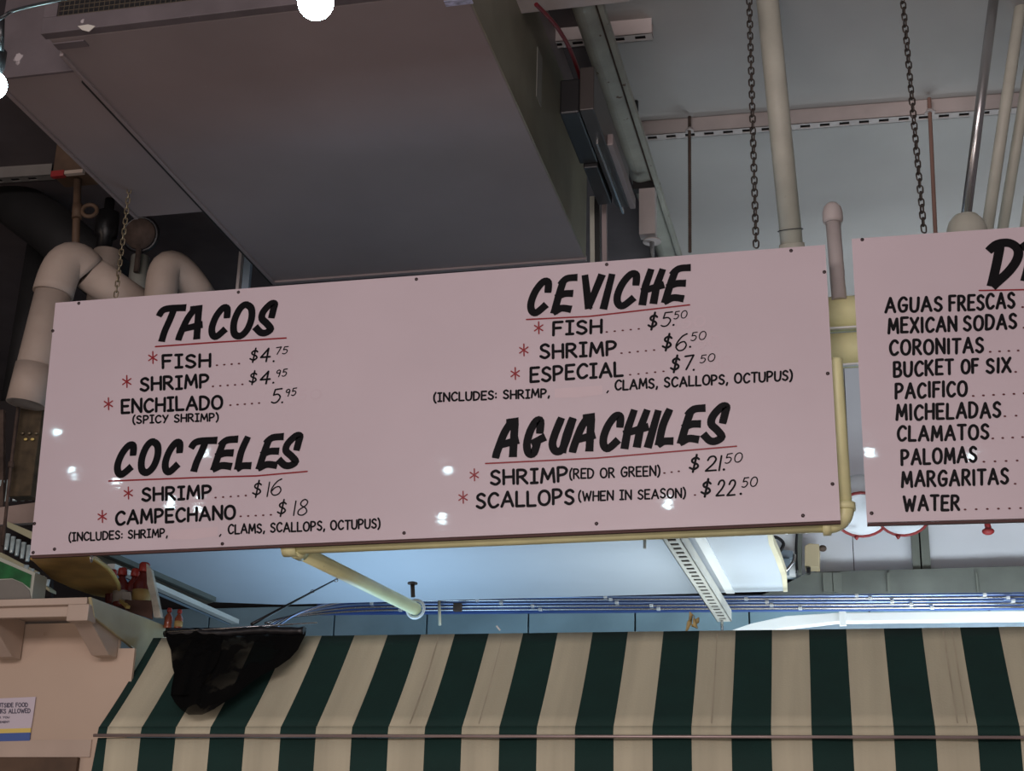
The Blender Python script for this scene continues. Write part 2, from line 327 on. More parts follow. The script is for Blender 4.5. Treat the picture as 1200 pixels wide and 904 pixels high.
# ================================================================== LETTERING
G = {  # strokes in a unit cell, y up; a stroke starting with 's' is smoothed
 'A': (.80, [[(0, 0), (.40, 1), (.80, 0)], [(.14, .34), (.66, .34)]]),
 'B': (.62, [[(0, 0), (0, 1)], ['s', (0, 1), (.42, .98), (.52, .76), (.38, .56), (0, .53)], ['s', (0, .53), (.46, .5), (.62, .26), (.44, .02), (0, 0)]]),
 'C': (.66, [['s', (.66, .84), (.50, .98), (.28, .96), (.05, .70), (.02, .36), (.18, .06), (.42, .01), (.66, .16)]]),
 'D': (.68, [[(0, 0), (0, 1)], ['s', (0, 1), (.34, .97), (.62, .76), (.66, .45), (.50, .12), (.24, .01), (0, 0)]]),
 'E': (.56, [[(.56, 1), (0, 1), (0, 0), (.56, 0)], [(0, .52), (.46, .52)]]),
 'F': (.54, [[(0, 0), (0, 1), (.54, 1)], [(0, .54), (.44, .54)]]),
 'G': (.70, [['s', (.66, .84), (.50, .98), (.28, .96), (.05, .70), (.02, .36), (.18, .05), (.44, .01), (.64, .14), (.68, .42)], [(.38, .44), (.70, .44)]]),
 'H': (.66, [[(0, 0), (0, 1)], [(.66, 0), (.66, 1)], [(0, .5), (.66, .5)]]),
 'I': (.10, [[(.05, 0), (.05, 1)]]),
 'J': (.60, [[(.24, 1), (.50, 1), (.50, 0)], [(0, 0), (.50, 0)]]),
 'K': (.62, [[(0, 0), (0, 1)], [(.58, 1), (.02, .42)], [(.18, .58), (.62, 0)]]),
 'L': (.54, [[(0, 1), (0, 0), (.54, 0)]]),
 'M': (.86, [[(0, 0), (.10, 1), (.43, .24), (.76, 1), (.86, 0)]]),
 'N': (.68, [[(0, 0), (0, 1), (.68, 0), (.68, 1)]]),
 'O': (.76, [['s', (.38, 1), (.10, .86), (0, .5), (.10, .14), (.38, 0), (.66, .14), (.76, .5), (.66, .86), (.38, 1)]]),
 'P': (.60, [[(0, 0), (0, 1)], ['s', (0, 1), (.40, .98), (.58, .76), (.42, .50), (0, .42)]]),
 'R': (.64, [[(0, 0), (0, 1)], ['s', (0, 1), (.40, .98), (.56, .78), (.40, .54), (0, .48)], [(.24, .48), (.64, 0)]]),
 'S': (.58, [['s', (.54, .86), (.32, 1), (.06, .86), (.10, .62), (.44, .44), (.56, .20), (.30, 0), (0, .14)]]),
 'T': (.64, [[(0, 1), (.64, 1)], [(.32, 1), (.32, 0)]]),
 'U': (.66, [['s', (0, 1), (0, .62), (.04, .16), (.30, 0), (.58, .14), (.66, .6), (.66, 1)]]),
 'V': (.70, [[(0, 1), (.35, 0), (.70, 1)]]),
 'W': (1.0, [[(0, 1), (.24, 0), (.50, .78), (.74, 0), (1.0, 1)]]),
 'X': (.68, [[(0, 1), (.68, 0)], [(.66, 1), (0, 0)]]),
 'Y': (.64, [[(0, 1), (.32, .46)], [(.64, 1), (.16, 0)]]),
 '(': (.22, [['s', (.22, 1.12), (.04, .8), (0, .4), (.08, .05), (.22, -.14)]]),
 ')': (.22, [['s', (0, 1.12), (.18, .8), (.22, .4), (.14, .05), (0, -.14)]]),
 ',': (.12, [[(.10, .10), (.02, -.14)]]), '.': (.10, [[(.05, .03), (.07, .05)]]), ':': (.12, [[(.05, .16), (.06, .20)], [(.05, .62), (.06, .66)]]),
 ' ': (.34, []),
 '1': (.12, [[(.06, 0), (.06, 1)]]),
 '2': (.62, [['s', (.04, .74), (.14, .96), (.38, .99), (.52, .78), (.40, .48), (.14, .18), (.0, .02)], [(0, .01), (.62, .02)]]),
 '4': (.66, [[(.46, 1), (0, .30), (.64, .32)], [(.46, 1), (.42, -.06)]]),
 '5': (.58, [[(.56, 1), (.12, .98), (.06, .58)], ['s', (.06, .58), (.34, .62), (.54, .40), (.40, .08), (.18, 0), (0, .08)]]),
 '6': (.60, [['s', (.52, .98), (.28, .84), (.06, .50), (.02, .22), (.20, .01), (.46, .06), (.58, .30), (.44, .52), (.20, .46), (.04, .26)]]),
 '7': (.60, [[(.02, .94), (.60, 1), (.22, 0)]]),
 '8': (.60, [['s', (.52, .84), (.34, 1), (.14, .86), (.16, .64), (.46, .44), (.56, .18), (.34, 0), (.08, .08), (.08, .34), (.44, .60), (.52, .84)]]),
 '9': (.54, [['s', (.50, .78), (.34, .98), (.08, .88), (.04, .62), (.24, .52), (.46, .66), (.50, .82), (.44, .40), (.34, 0)]]),
 '0': (.70, [['s', (.35, 1), (.10, .86), (0, .5), (.10, .14), (.35, 0), (.60, .14), (.70, .5), (.60, .86), (.35, 1)]]),
 '$': (.56, [['s', (.52, .76), (.32, .88), (.08, .76), (.12, .58), (.44, .44), (.54, .26), (.30, .10), (0, .22)], [(.32, 1.06), (.26, -.08)]]),
}
def smooth_pts(P, k=5):
    out = []; n = len(P)
    closed = (Vector(P[0])-Vector(P[-1])).length < 1e-6
    for i in range(n-1):
        p1, p2 = Vector(P[i]), Vector(P[i+1])
        p0 = Vector(P[i-1]) if i > 0 else (Vector(P[-2]) if closed else p1)
        p3 = Vector(P[i+2]) if i+2 < n else (Vector(P[1]) if closed else p2)
        for j in range(k):
            t = j/k
            out.append(0.5*((2*p1)+(p2-p0)*t+(2*p0-5*p1+4*p2-p3)*t*t+(3*p1-p0-3*p2+p3)*t**3))
    out.append(Vector(P[-1])); return out
class Ink:
    """flat brush strokes painted on the plane y = Y"""
    def __init__(s, Y): s.m = MB(); s.Y = Y; s.k = 0
    def stroke(s, pts, wpx, roundcap=True):
        P = [at_y(x, y, s.Y) for x, y in pts]; Q = [Vector((p.x, p.z)) for p in P]; n = len(Q)
        W = wpx if isinstance(wpx, (list, tuple)) else [wpx]*n
        hw = [px(W[min(i, len(W)-1)], P[i])/2 for i in range(n)]
        def v(q): return s.m.bm.verts.new((q.x, s.Y-(s.k % 60)*5e-6, q.y))
        for i in range(n-1):
            d = Q[i+1]-Q[i]
            if d.length < 1e-7: continue
            nn = Vector((-d.y, d.x)).normalized(); s.k += 1
            s.m.bm.faces.new([v(Q[i]+nn*hw[i]), v(Q[i+1]+nn*hw[i+1]), v(Q[i+1]-nn*hw[i+1]), v(Q[i]-nn*hw[i])])
        for i in range(n):
            if not roundcap and i in (0, n-1): continue
            s.k += 1
            s.m.bm.faces.new([v(Q[i]+Vector((math.cos(a), math.sin(a)))*hw[i]) for a in [2*math.pi*k/8+.3 for k in range(8)]])
    def ribbon(s, pts, W):                       # one mitred strip, no overlaps
        P = [at_y(x, y, s.Y) for x, y in pts]; Q = [Vector((p.x, p.z)) for p in P]; n = len(Q); L = []; s.k += 9
        closed = (Q[0]-Q[-1]).length < 1e-5
        for i in range(n):
            a = Q[i-1] if i > 0 else (Q[-2] if closed else Q[i]); b = Q[i+1] if i < n-1 else (Q[1] if closed else Q[i])
            d1 = (Q[i]-a) if (Q[i]-a).length > 1e-8 else (b-Q[i]); d2 = (b-Q[i]) if (b-Q[i]).length > 1e-8 else d1
            t = (d1.normalized()+d2.normalized()).normalized(); nn = Vector((-t.y, t.x))
            h = px(W[i], P[i])/2/max(.6, nn.dot(Vector((-d2.normalized().y, d2.normalized().x))))
            L.append([s.m.bm.verts.new((q.x, s.Y-(s.k % 60)*5e-6, q.y)) for q in (Q[i]+nn*h, Q[i]-nn*h)])
        for a, b in zip(L, L[1:]): s.m.bm.faces.new((a[0], b[0], b[1], a[1]))
    def word(s, t, xl, yl, xr, yr, cap, sw, slant=0.0, serif=False, gap=.26, plain=False):
        sw *= 1.16
        lay = []; u = 0
        for ch in t:
            gw, st = G[ch]; st = list(st)
            if ch == 'I' and serif: gw = .42; st = [[(.21, 0), (.21, 1)], [(0, 1), (.42, 1)], [(0, 0), (.42, 0)]]
            lay.append((u, gw, st)); u += gw+gap
        tot = u-gap
        for u0, gw, st in lay:
            j = random.uniform(-.03, .03); kx = random.uniform(-.02, .02)
            for q in st:
                pp = smooth_pts(q[1:], 3) if q[0] == 's' else [Vector(a) for a in q]
                out = []
                for p in pp:
                    uu = (u0+p.x)/tot; vv = p.y*(1+j*.5)+j
                    out.append((xl+(xr-xl)*uu+slant*cap*p.y+kx*cap*p.y, yl+(yr-yl)*uu-cap*vv))
                if plain: s.ribbon(out, [sw]*len(out))
                else: s.stroke(out, sw)
    def glyph(s, st, x0, y0, x1, y1, sw):            # heading letter traced in its own box (y down)
        h = sw/2*0.85
        for q in st:
            pp = smooth_pts(q[1:], 4) if q[0] == 's' else [Vector(a) for a in q]
            pl = [Vector((x0+h+(x1-x0-2*h)*p.x, y0+h*.4+(y1-y0-.8*h)*p.y)) for p in pp]
            if (pl[0]-pl[-1]).length > 1e-3:
                e0 = (pl[0]-pl[1]).normalized(); e1 = (pl[-1]-pl[-2]).normalized()
                pl[0] = pl[0]+e0*sw*.30*abs(e0.x); pl[-1] = pl[-1]+e1*sw*.30*abs(e1.x)
            s.ribbon([(p.x, p.y) for p in pl], [sw*.9]+[sw]*(len(pp)-2)+[sw*1.06])
    def build(s, name, m, parent): return s.m.build(name, m, parent, flat=True)
HG = {
 'T': [['s', (0, .26), (.14, .12), (.40, .06), (1.0, .04)], ['s', (.60, .08), (.42, .40), (.22, .72), (.10, 1.0)]],
 'A': [['s', (.0, 1.0), (.10, .80), (.42, .34), (.76, .04)], [(.62, .06), (.98, .04)], ['s', (.92, .04), (.88, .40), (.82, .98)], [(.26, .66), (1.0, .54)]],
 'C': [['s', (.94, .38), (.96, .08), (.70, .06), (.32, .32), (.08, .66), (.10, .90), (.34, .97), (.80, .76)]],
 'O': [['s', (.74, .04), (.96, .16), (.96, .46), (.72, .80), (.36, .98), (.06, .90), (.04, .58), (.26, .24), (.52, .06), (.74, .04)]],
 'S': [['s', (.78, .48), (.88, .22), (.94, .04), (.74, .04), (.38, .28), (.30, .50), (.54, .66), (.74, .84), (.50, .96), (.24, .95), (.0, .80)]],
 'E': [['s', (.46, .10), (.24, .50), (.02, .97)], ['s', (.34, .20), (.60, .06), (1.0, .03)], ['s', (.18, .54), (.48, .46), (.80, .45)], ['s', (.04, .94), (.36, .84), (.72, .86)]],
 'V': [[(.06, .0), (.26, .98)], [(.24, .96), (.94, .0)]],
 'I': [[(.90, 0), (.08, 1)]],
 'H': [[(.44, 0), (.20, .46), (.06, 1.0)], [(.94, 0), (.68, .46), (.54, .96)], [(.10, .60), (.92, .44)]],
 'L': [['s', (.88, 0), (.36, .44), (.06, .96)], ['s', (.08, .94), (.42, .86), (1.0, .85)]],
 'G': [['s', (.78, .40), (.82, .06), (.56, .06), (.22, .34), (.03, .70), (.14, .95), (.44, .94), (.66, .60)], [(.40, .66), (1.0, .52)]],
 'U': [['s', (.42, 0), (.16, .42), (.03, .74), (.16, .94), (.42, .92), (.64, .62), (.92, .02)], ['s', (.92, .0), (.66, .46), (.46, .98)]],
 'D': [['s', (.36, .08), (.24, .50), (.08, .98)], ['s', (.02, .18), (.28, .05), (.66, .03), (.93, .16), (.92, .38), (.64, .66), (.14, .97)]],
 'R': [['s', (.36, .08), (.24, .50), (.08, .98)], ['s', (.02, .18), (.34, .05), (.76, .05), (.90, .20), (.70, .42), (.26, .54)], [(.36, .54), (.80, .98)]],
}
SY = 4.2; TY = SY-.0012
def ink_word_group(parent, name, material, jobs):
    k = Ink(TY)
    for j in jobs: k.word(*j[0], **(j[1] if len(j) > 1 else {}))
    return k.build(name, material, parent)
def star(parent, x, y, r=6.0):
    k = Ink(TY); k.stroke([(x, y-r*1.15), (x+.3, y+r*1.15)], 1.7)
    k.stroke([(x-r*.8, y-r*.45), (x+r*.8, y+r*.55)], 1.7); k.stroke([(x-r*.8, y+r*.6), (x+r*.8, y-r*.55)], 1.7)
    return k.build('asterisk', M['red'], parent)
def dots(parent, x0, y0, x1, y1, n, r=2.0, m='red'):
    k = Ink(TY)
    for i in range(n):
        t = i/max(1, n-1); x = x0+(x1-x0)*t; y = y0+(y1-y0)*t; k.stroke([(x-.5, y), (x+.5, y)], r)
    o = k.build('dot_leader', M['dotink'], parent); return o
M['dotink'] = mat('leader_ink', (0.10, 0.008, 0.012), 0.5, var=0)
def redline(parent, pts, wd=1.9):
    k = Ink(TY); k.stroke(pts, wd); return k.build('underline', M['red'], parent)
def screw(parent, x, y):
    p = at_y(x, y, SY); m = MB(); m.lathe(p, [(.0055, 0), (.0052, .002), (.003, .0035), (.0005, .0035)], (0, -1, 0), 10)
    return m.build('screw', M['screw'], parent)
def board(root, corners):
    P = [at_y(x, y, SY) for x, y in corners]
    MB().slab(P, (0, .007, 0)).build('panel', M['board'], root)
    Q = [Vector((p.x, SY+.0075, p.z)) for p in P]; c = sum(Q, Vector())/4
    m = MB()
    lo = [Q[3], Q[2], Q[2]-Vector((0, 0, .007)), Q[3]-Vector((0, 0, .007))]
    m.slab(lo, (0, .012, 0)); m.build('bottom_batten', M['edge'], root)

mb = thing('menu_board', 'large white hand-lettered menu board listing TACOS, CEVICHE, COCTELES and AGUACHILES', 'sign', at_y(520, 632, SY))
board(mb, [(65, 355), (967, 287), (985, 610), (35, 651)])
def head(parent, letters, sw):
    sw *= 1.03
    for ch, b in letters:
        k = Ink(TY); k.glyph(HG[ch], *b, sw); k.build('heading_letter', M['black'], parent)
def crop(l, ox, oy, s): return [(c, (ox+a/s, oy+b/s, ox+d/s, oy+e/s)) for c, (a, d, b, e) in l]
head(mb, crop([('T', (152, 395, 118, 410)), ('A', (302, 525, 125, 400)), ('C', (555, 738, 118, 380)), ('O', (730, 928, 97, 375)), ('S', (908, 1112, 90, 354))], 160, 340, 6.6667), 8.4)
head(mb, crop([('C', (113, 255, 295, 495)), ('O', (258, 398, 278, 483)), ('C', (395, 528, 280, 480)), ('T', (555, 732, 268, 472)), ('E', (683, 855, 263, 470))], 110, 460, 5.022), 8.6)
head(mb, crop([('L', (82, 214, 128, 380)), ('E', (235, 442, 116, 375)), ('S', (382, 580, 110, 352))], 260, 490, 6.0), 8.4)
head(mb, crop([('C', (92, 257, 145, 378)), ('E', (245, 425, 123, 382)), ('V', (438, 602, 115, 350)), ('I', (558, 667, 110, 347)), ('C', (643, 820, 97, 334)), ('H', (803, 992, 80, 322)), ('E', (953, 1149, 60, 314))], 600, 300, 5.4545), 8.6)
head(mb, crop([('A', (100, 298, 186, 472)), ('G', (318, 487, 180, 452)), ('U', (497, 706, 175, 438)), ('A', (643, 837, 154, 432))], 560, 460, 6.025), 9.2)
head(mb, crop([('C', (8, 158, 120, 342)), ('H', (130, 320, 98, 338)), ('I', (270, 384, 100, 330)), ('L', (335, 452, 95, 326)), ('E', (466, 640, 78, 314)), ('S', (606, 784, 68, 302))], 700, 460, 5.0), 9.0)
redline(mb, [(182.2, 406.4), (250, 401.5), (335.2, 396.3)])
redline(mb, [(127.5, 564), (230, 560), (300, 558), (360, 552.7)])
redline(mb, [(617, 374.6), (690, 371), (808, 357.4)])
redline(mb, [(569, 543.5), (700, 537), (863, 523.2)])
K1, K2 = dict(serif=True), dict(serif=True)
W = ink_word_group
def items(parent, rows, sw=3.0):
    for r in rows: W(parent, 'item_lettering', M['black'], [(r[:6]+(r[6] if len(r) > 6 else sw,), dict(serif=True))])
items(mb, [('FISH', 191, 431.8, 246, 429.4, 14.4), ('SHRIMP', 165, 458, 244, 453.6, 14.6), ('ENCHILADO', 143, 484.2, 260, 478.6, 15),
           ('SHRIMP', 167, 587.6, 247, 583.8, 14.4), ('CAMPECHANO', 136, 615, 275, 607.6, 15.2),
           ('FISH', 648.6, 393, 704.6, 389.8, 15), ('SHRIMP', 633.6, 420.4, 721.6, 415.6, 15.6), ('ESPECIAL', 622, 448.2, 729.4, 440, 16),
           ('SHRIMP', 575.6, 568, 664.6, 564, 16.2), ('SCALLOPS', 559, 595.6, 672, 590.2, 16.6)])
items(mb, [('(SPICY SHRIMP)', 156, 496.6, 255.6, 493.2, 8.6, 1.9), ('(INCLUDES: SHRIMP,', 81, 634.6, 196, 629.2, 9.2, 1.8),
           ('CLAMS, SCALLOPS, OCTUPUS)', 267.6, 626, 445, 618.8, 10.4, 1.9), ('(INCLUDES: SHRIMP,', 508.6, 471, 643.6, 465.4, 9.6, 2.0),
           ('CLAMS, SCALLOPS, OCTUPUS)', 721, 457.4, 928, 445.4, 11, 2.1), ('(RED OR GREEN)', 667.8, 561.2, 773, 557.4, 11, 1.9),
           ('(WHEN IN SEASON)', 678.4, 587.6, 803, 583, 10.6, 1.9)])
W(mb, 'item_lettering', M['black'], [((',', 257, 627.6, 259, 627.4, 8, 1.6), {}), ((',', 711, 459.6, 713, 459.4, 8, 1.6), {})])
for s in ((179, 419.2), (148.5, 447.3), (127, 473.4), (150.3, 578), (119.8, 605.5), (631.2, 384.3), (613.8, 410.3), (603.7, 437.9), (555.8, 556.7), (542.6, 583)): star(mb, *s)
for d in ((254.2, 428.2, 280, 426.3, 4), (249.5, 453, 284, 450.6, 5), (270, 475, 303.6, 472.6, 5), (252.6, 583.4, 288, 581, 5), (282, 605.4, 317.3, 603.6, 5),
          (711, 389.2, 748.5, 385.6, 5), (728.3, 414, 766.5, 410.4, 5), (738.4, 439.4, 777.5, 435.4, 5), (778.6, 554.6, 795.4, 552.6, 3), (814.4, 580.4, 815.4, 580.4, 1)): dots(mb, *d)
# prices: word, left, baseline, right, baseline, cap, stroke
prices = [
 [('$', 292.5, 423.6, 300.5, 423.2, 14.5, 1.8), ('4', 305, 423.2, 316, 422.6, 14.4, 2.0), ('.', 320, 423.6, 321, 423.6, 8, 2.2), ('75', 322.6, 415.6, 336.6, 414.4, 8.4, 1.2)],
 [('$', 291.8, 449.4, 299.6, 449, 14, 1.8), ('4', 304.6, 449, 316, 448.4, 13.6, 2.0), ('.', 319.6, 448.8, 320.6, 448.8, 8, 2.2), ('95', 323.4, 442, 335.6, 440.8, 8.2, 1.2)],
 [('5', 318, 473, 328, 472, 16, 1.7), ('.', 330, 472.2, 331, 472.2, 8, 2.1), ('95', 334.4, 464.8, 346.6, 463.6, 8.4, 1.2)],
 [('$', 295.6, 582, 304.6, 581.6, 17, 1.8), ('1', 312, 581.6, 314, 581.6, 17, 1.4), ('6', 316.6, 581.4, 328.6, 580.8, 19, 1.4)],
 [('$', 324.6, 604.4, 333.6, 604, 17, 1.8), ('1', 343, 604, 345, 604, 17, 1.4), ('8', 347.6, 604.4, 359.4, 603.6, 18.4, 1.4)],
 [('$', 759.2, 385.6, 768.4, 385.2, 17.4, 2.3), ('5', 774.6, 383, 785.4, 382.2, 16.4, 1.5), ('.', 788.6, 381.4, 789.6, 381.4, 8, 2.3), ('50', 789.6, 374, 804.4, 372.4, 8.8, 1.1)],
 [('$', 776, 409.4, 785.4, 409, 17.4, 2.3), ('6', 791, 411.4, 803.6, 411, 20, 1.6), ('.', 808, 407, 809, 407, 8, 2.3), ('50', 809.6, 399.6, 826.4, 398, 9.6, 1.1)],
 [('$', 785.6, 435.4, 794.6, 435, 17.4, 2.3), ('7', 800.4, 433.6, 810.6, 433, 16.4, 1.9), ('.', 812.2, 434, 813.2, 434, 8, 2.3), ('50', 820.2, 425.4, 837, 423.4, 9, 1.1)],
 [('$', 807.6, 552.6, 817.4, 552, 17.6, 2.3), ('2', 826.8, 552.4, 839, 551.6, 17, 1.9), ('1', 842, 551.6, 843.4, 551.4, 17, 1.9), ('.', 847.6, 551, 848.6, 551, 8, 2.6), ('50', 849.6, 543.6, 869, 541, 11, 1.2)],
 [('$', 821.4, 581.4, 831.4, 581, 18, 2.4), ('22', 839.4, 581.6, 861, 580, 18, 1.9), ('.', 867.4, 579.4, 868.4, 579.4, 8, 2.6), ('50', 869.4, 571.6, 886.6, 570, 11, 1.3)],
]
for pr in prices: W(mb, 'price_lettering', M['black'], [(q, dict(slant=.16)) for q in pr])
for x0, y0, x1, y1 in ((199, 627, 255, 623), (650, 461, 706, 457)):
    k = Ink(SY-.0006); k.ribbon([(x0, y0), ((x0+x1)/2, (y0+y1)/2+1), (x1, y1)], [11, 13, 11]); k.build('touch_up_patch', M['patch'], mb)
for t, x0, y0, x1, y1, c in (('75', 322, 425, 343, 423, 11), ('50', 350, 470, 376, 467, 11), ('50', 800, 385, 826, 382, 12), ('50', 818, 408, 842, 406, 13), ('00', 830, 434, 856, 431, 13)):
    k = Ink(SY-.0006); k.word(t, x0, y0, x1, y1, c, 2.2, plain=True); k.build('faded_figure', M['ghost'], mb)
for s in ((92.5, 355.7), (279.5, 342.7), (62, 388), (488, 327.5), (711, 310.2), (927, 294), (966, 319), (970, 438), (975.6, 567.5), (941, 604.6), (699, 614), (473.6, 625), (260.7, 637.7), (64, 644), (40.5, 614), (39, 648)): screw(mb, *s)

db = thing('drinks_board', 'white menu board at the right edge listing drinks, cut off by the frame', 'sign', at_y(1150, 610, SY))
board(db, [(998, 280), (1330, 257), (1345, 604), (1016, 612.5)])
head(db, crop([('D', (676, 902, 58, 342))], 1020, 270, 5.022), 10.5)
head(db, [('R', (1194, 279, 1240, 332))], 10.5)
redline(db, [(1147.6, 340.6), (1200, 339.6), (1290, 333)])
for r in (('AGUAS', 1038, 366.4, 1103.4, 363.8, 16.2), ('FRESCAS', 1113, 364, 1188.6, 361, 17), ('MEXICAN', 1041.6, 390.6, 1120.4, 387.4, 16.6), ('SODAS', 1130, 387.6, 1190.6, 385, 16.4),
          ('CORONITAS', 1043.4, 416.4, 1151.8, 413, 16.6), ('BUCKET', 1048, 441.6, 1116.6, 438.2, 16.6), ('OF', 1127.4, 437.6, 1146, 436.4, 15.6), ('SIX', 1156.6, 437, 1184, 436, 16),
          ('PACIFICO', 1050, 467, 1132.6, 463.8, 16.8), ('MICHELADAS', 1051, 492.6, 1172, 488.6, 17), ('CLAMATOS', 1052.4, 517, 1158, 514.2, 16.4), ('PALOMAS', 1057, 544.6, 1144, 541.6, 17),
          ('MARGARITAS', 1057.4, 570.6, 1181, 567, 17.2), ('WATER', 1059.6, 599, 1123.6, 597.4, 16.6)):
    W(db, 'item_lettering', M['black'], [(r+(3.0,), dict(gap=.33))])
for d in ((1198.4, 360, 1234, 358, 4), (1200, 384.2, 1235, 382, 4), (1160.4, 412.4, 1215, 410, 6), (1190.2, 436, 1226, 434, 4), (1140.5, 464.2, 1212, 460.6, 7), (1177.6, 488, 1217, 486, 4),
          (1163.4, 514, 1210, 512, 5), (1153, 541.4, 1218, 539, 6), (1189.6, 567.2, 1229, 566, 4), (1131, 597.4, 1209, 595.4, 7)): dots(db, *d, r=2.3)
for s in ((1010.4, 281), (1021.4, 601.8)): screw(db, *s)

# ================================================================== CHAINS
def link_mesh(L, wd, r, m):
    me = MB(); n = 14; pts = []
    for i in range(n):
        t = 2*math.pi*i/n; pts.append(Vector((math.cos(t)*wd/2, 0, math.sin(t)*wd/2+(L/2-wd/2)*(1 if math.sin(t) >= 0 else -1))))
    rings = []
    for i, p in enumerate(pts):
        t = (pts[(i+1) % n]-pts[i-1]).normalized(); b = Vector((0, 1, 0)); a = t.cross(b)
        rings.append([me.bm.verts.new(p+(a*math.cos(2*math.pi*k/6)+b*math.sin(2*math.pi*k/6))*r) for k in range(6)])
    for i in range(n):
        A, B = rings[i], rings[(i+1) % n]
        for k in range(6): me.bm.faces.new((A[k], A[(k+1) % 6], B[(k+1) % 6], B[k]))
    bmesh.ops.recalc_face_normals(me.bm, faces=me.bm.faces)
    d = bpy.data.meshes.new('chain_link'); me.bm.to_mesh(d); me.bm.free(); d.materials.append(m)
    for p in d.polygons: p.use_smooth = True
    return d
def chain(label, bottom, top_px, me, pitch):
    b = Vector(bottom); t = at_y(*top_px, b.y); d = (t-b).normalized(); t = b + d*((4.56-b.z)/d.z)
    root = thing('hanging_chain', label, 'chain', b, None)
    n = int((t-b).length/pitch)
    base = d.to_track_quat('Z', 'Y')
    for i in range(n+1):
        o = bpy.data.objects.new('chain_link', me); COL.objects.link(o); o.parent = root
        o.location = d*(pitch*i)
        o.rotation_mode = 'QUATERNION'
        o.rotation_quaternion = base @ Matrix.Rotation((0.35 if i % 2 else 0.35+math.pi/2)+random.uniform(-.15, .15), 4, 'Z').to_quaternion()
    return root
lm = link_mesh(.0275, .0165, .0026, M['chain']); lo_ = link_mesh(.024, .013, .0022, M['chainold'])
chain('dark steel chain left of the thick white pipe, holding the large menu board', at_y(886, 286, SY+.02), (878, 0), lm, .0212)
chain('dark steel chain holding the drinks board at right', at_y(1082.5, 268, SY+.02), (1058, 0), lm, .0212)
chain('brassy chain behind the upper left corner of the menu board', at_y(136, 345, SY+.02), (148, 250), lo_, .019)

# ================================================================== CEILING HARDWARE
def slotted(name, label, p0, p1, width, height, pitch, slot, m, start=.02):
    """channel open towards the ceiling: slotted bottom face and two side walls; p0-p1 = centre line of the bottom"""
    p0, p1 = Vector(p0), Vector(p1); L = (p1-p0).length; d = (p1-p0).normalized(); sd = d.cross(Vector((0, 0, 1))).normalized()
    th = Vector((0, 0, .003)); root = thing(name, label, 'channel', p0)
    mm = MB()
    def q(a, b, s0, s1):
        P = [p0+d*a+sd*s0, p0+d*b+sd*s0, p0+d*b+sd*s1, p0+d*a+sd*s1]; mm.slab(P, th)
    h = width/2; sl = width*.24
    q(0, L, -h, -sl); q(0, L, sl, h)
    a = 0; x = start
    while x+slot < L: q(a, x, -sl, sl); a = x+slot; x += pitch
    q(a, L, -sl, sl); mm.build('slotted_face', m, root)
    mm = MB(); U = Vector((0, 0, height))
    for s in (-h, h-.003): mm.slab([p0+sd*s, p1+sd*s, p1+sd*(s+.003), p0+sd*(s+.003)], U)
    mm.build('side_wall', m, root)
    mm = MB(); mm.slab([p0-sd*(h-.003)+U*.12, p1-sd*(h-.003)+U*.12, p1+sd*(h-.003)+U*.12, p0+sd*(h-.003)+U*.12], U*.05); mm.build('slot_shade', M['seamshade'], root)  # dark sheet that paints the shade seen through the slots
    return root
a = at_z(745, 163, 4.50); b = at_z(1200, 129, 4.50); b = a+(b-a)*1.9
slotted('slotted_channel', 'long pinkish slotted channel across the ceiling behind both hanging chains', a, b, .045, .06, .0715, .036, M['strut'], start=.045)
a = at_z(640, 54, 4.50); b = at_z(764.5, 43, 4.50)
slotted('slotted_channel', 'short slotted channel on the ceiling, its end poking out past the steel beam', a, b, .045, .06, .0715, .036, M['strut'], start=.02)
a = at_z(-90, 218, 4.50); b = at_z(62, 208, 4.50)
slotted('slotted_channel', 'slotted channel at the far left in front of the junction box', a, b, .045, .06, .075, .036, M['strutshade'])
a = at_z(782, 625, 2.93); b = at_z(849, 729, 2.93)
sc = slotted('slotted_channel', 'bright white slotted channel hanging under the canopy below the menu board', a, b, .062, .05, .062, .03, M['strutbright'])
p = at_z(846, 727, 2.93); MB().tube([p, p-Vector((0, 0, .08))], .006).build('end_bolt', M['steel'], sc)

def rod(label, x, ytop, ybot, Y, m, r, name='threaded_rod', collar=True):
    p = at_y(x[0], ytop, Y); q = at_y(x[1], ybot, Y); d = (p-q); t = q+d*((4.545-q.z)/d.z)
    root = thing(name, label, 'rod', q)
    n = 120; P = [q+(t-q)*(i/n) for i in range(n+1)]; MB().tube(P, [r*(1 if i % 2 else .85) for i in range(n+1)], 8).build('rod', m, root)
    if collar: MB().lathe(t-Vector((0, 0, .062)), [(r*2.6, 0), (r*2.6, .004), (r*1.8, .004), (r*1.8, .012)], n=6).build('nut', M['strut'], root)
    return root
rod('thin rusty threaded rod hanging from the channel, left of both chains', (808, 808.5), 160, 296, 5.095, M['rust'], .0065)
rod('reddish rod hanging from the channel between the right chain and the metal conduit', (1090, 1097), 140, 290, 5.125, mat('red_brown_rod', (.24, .14, .11), .7), .008)

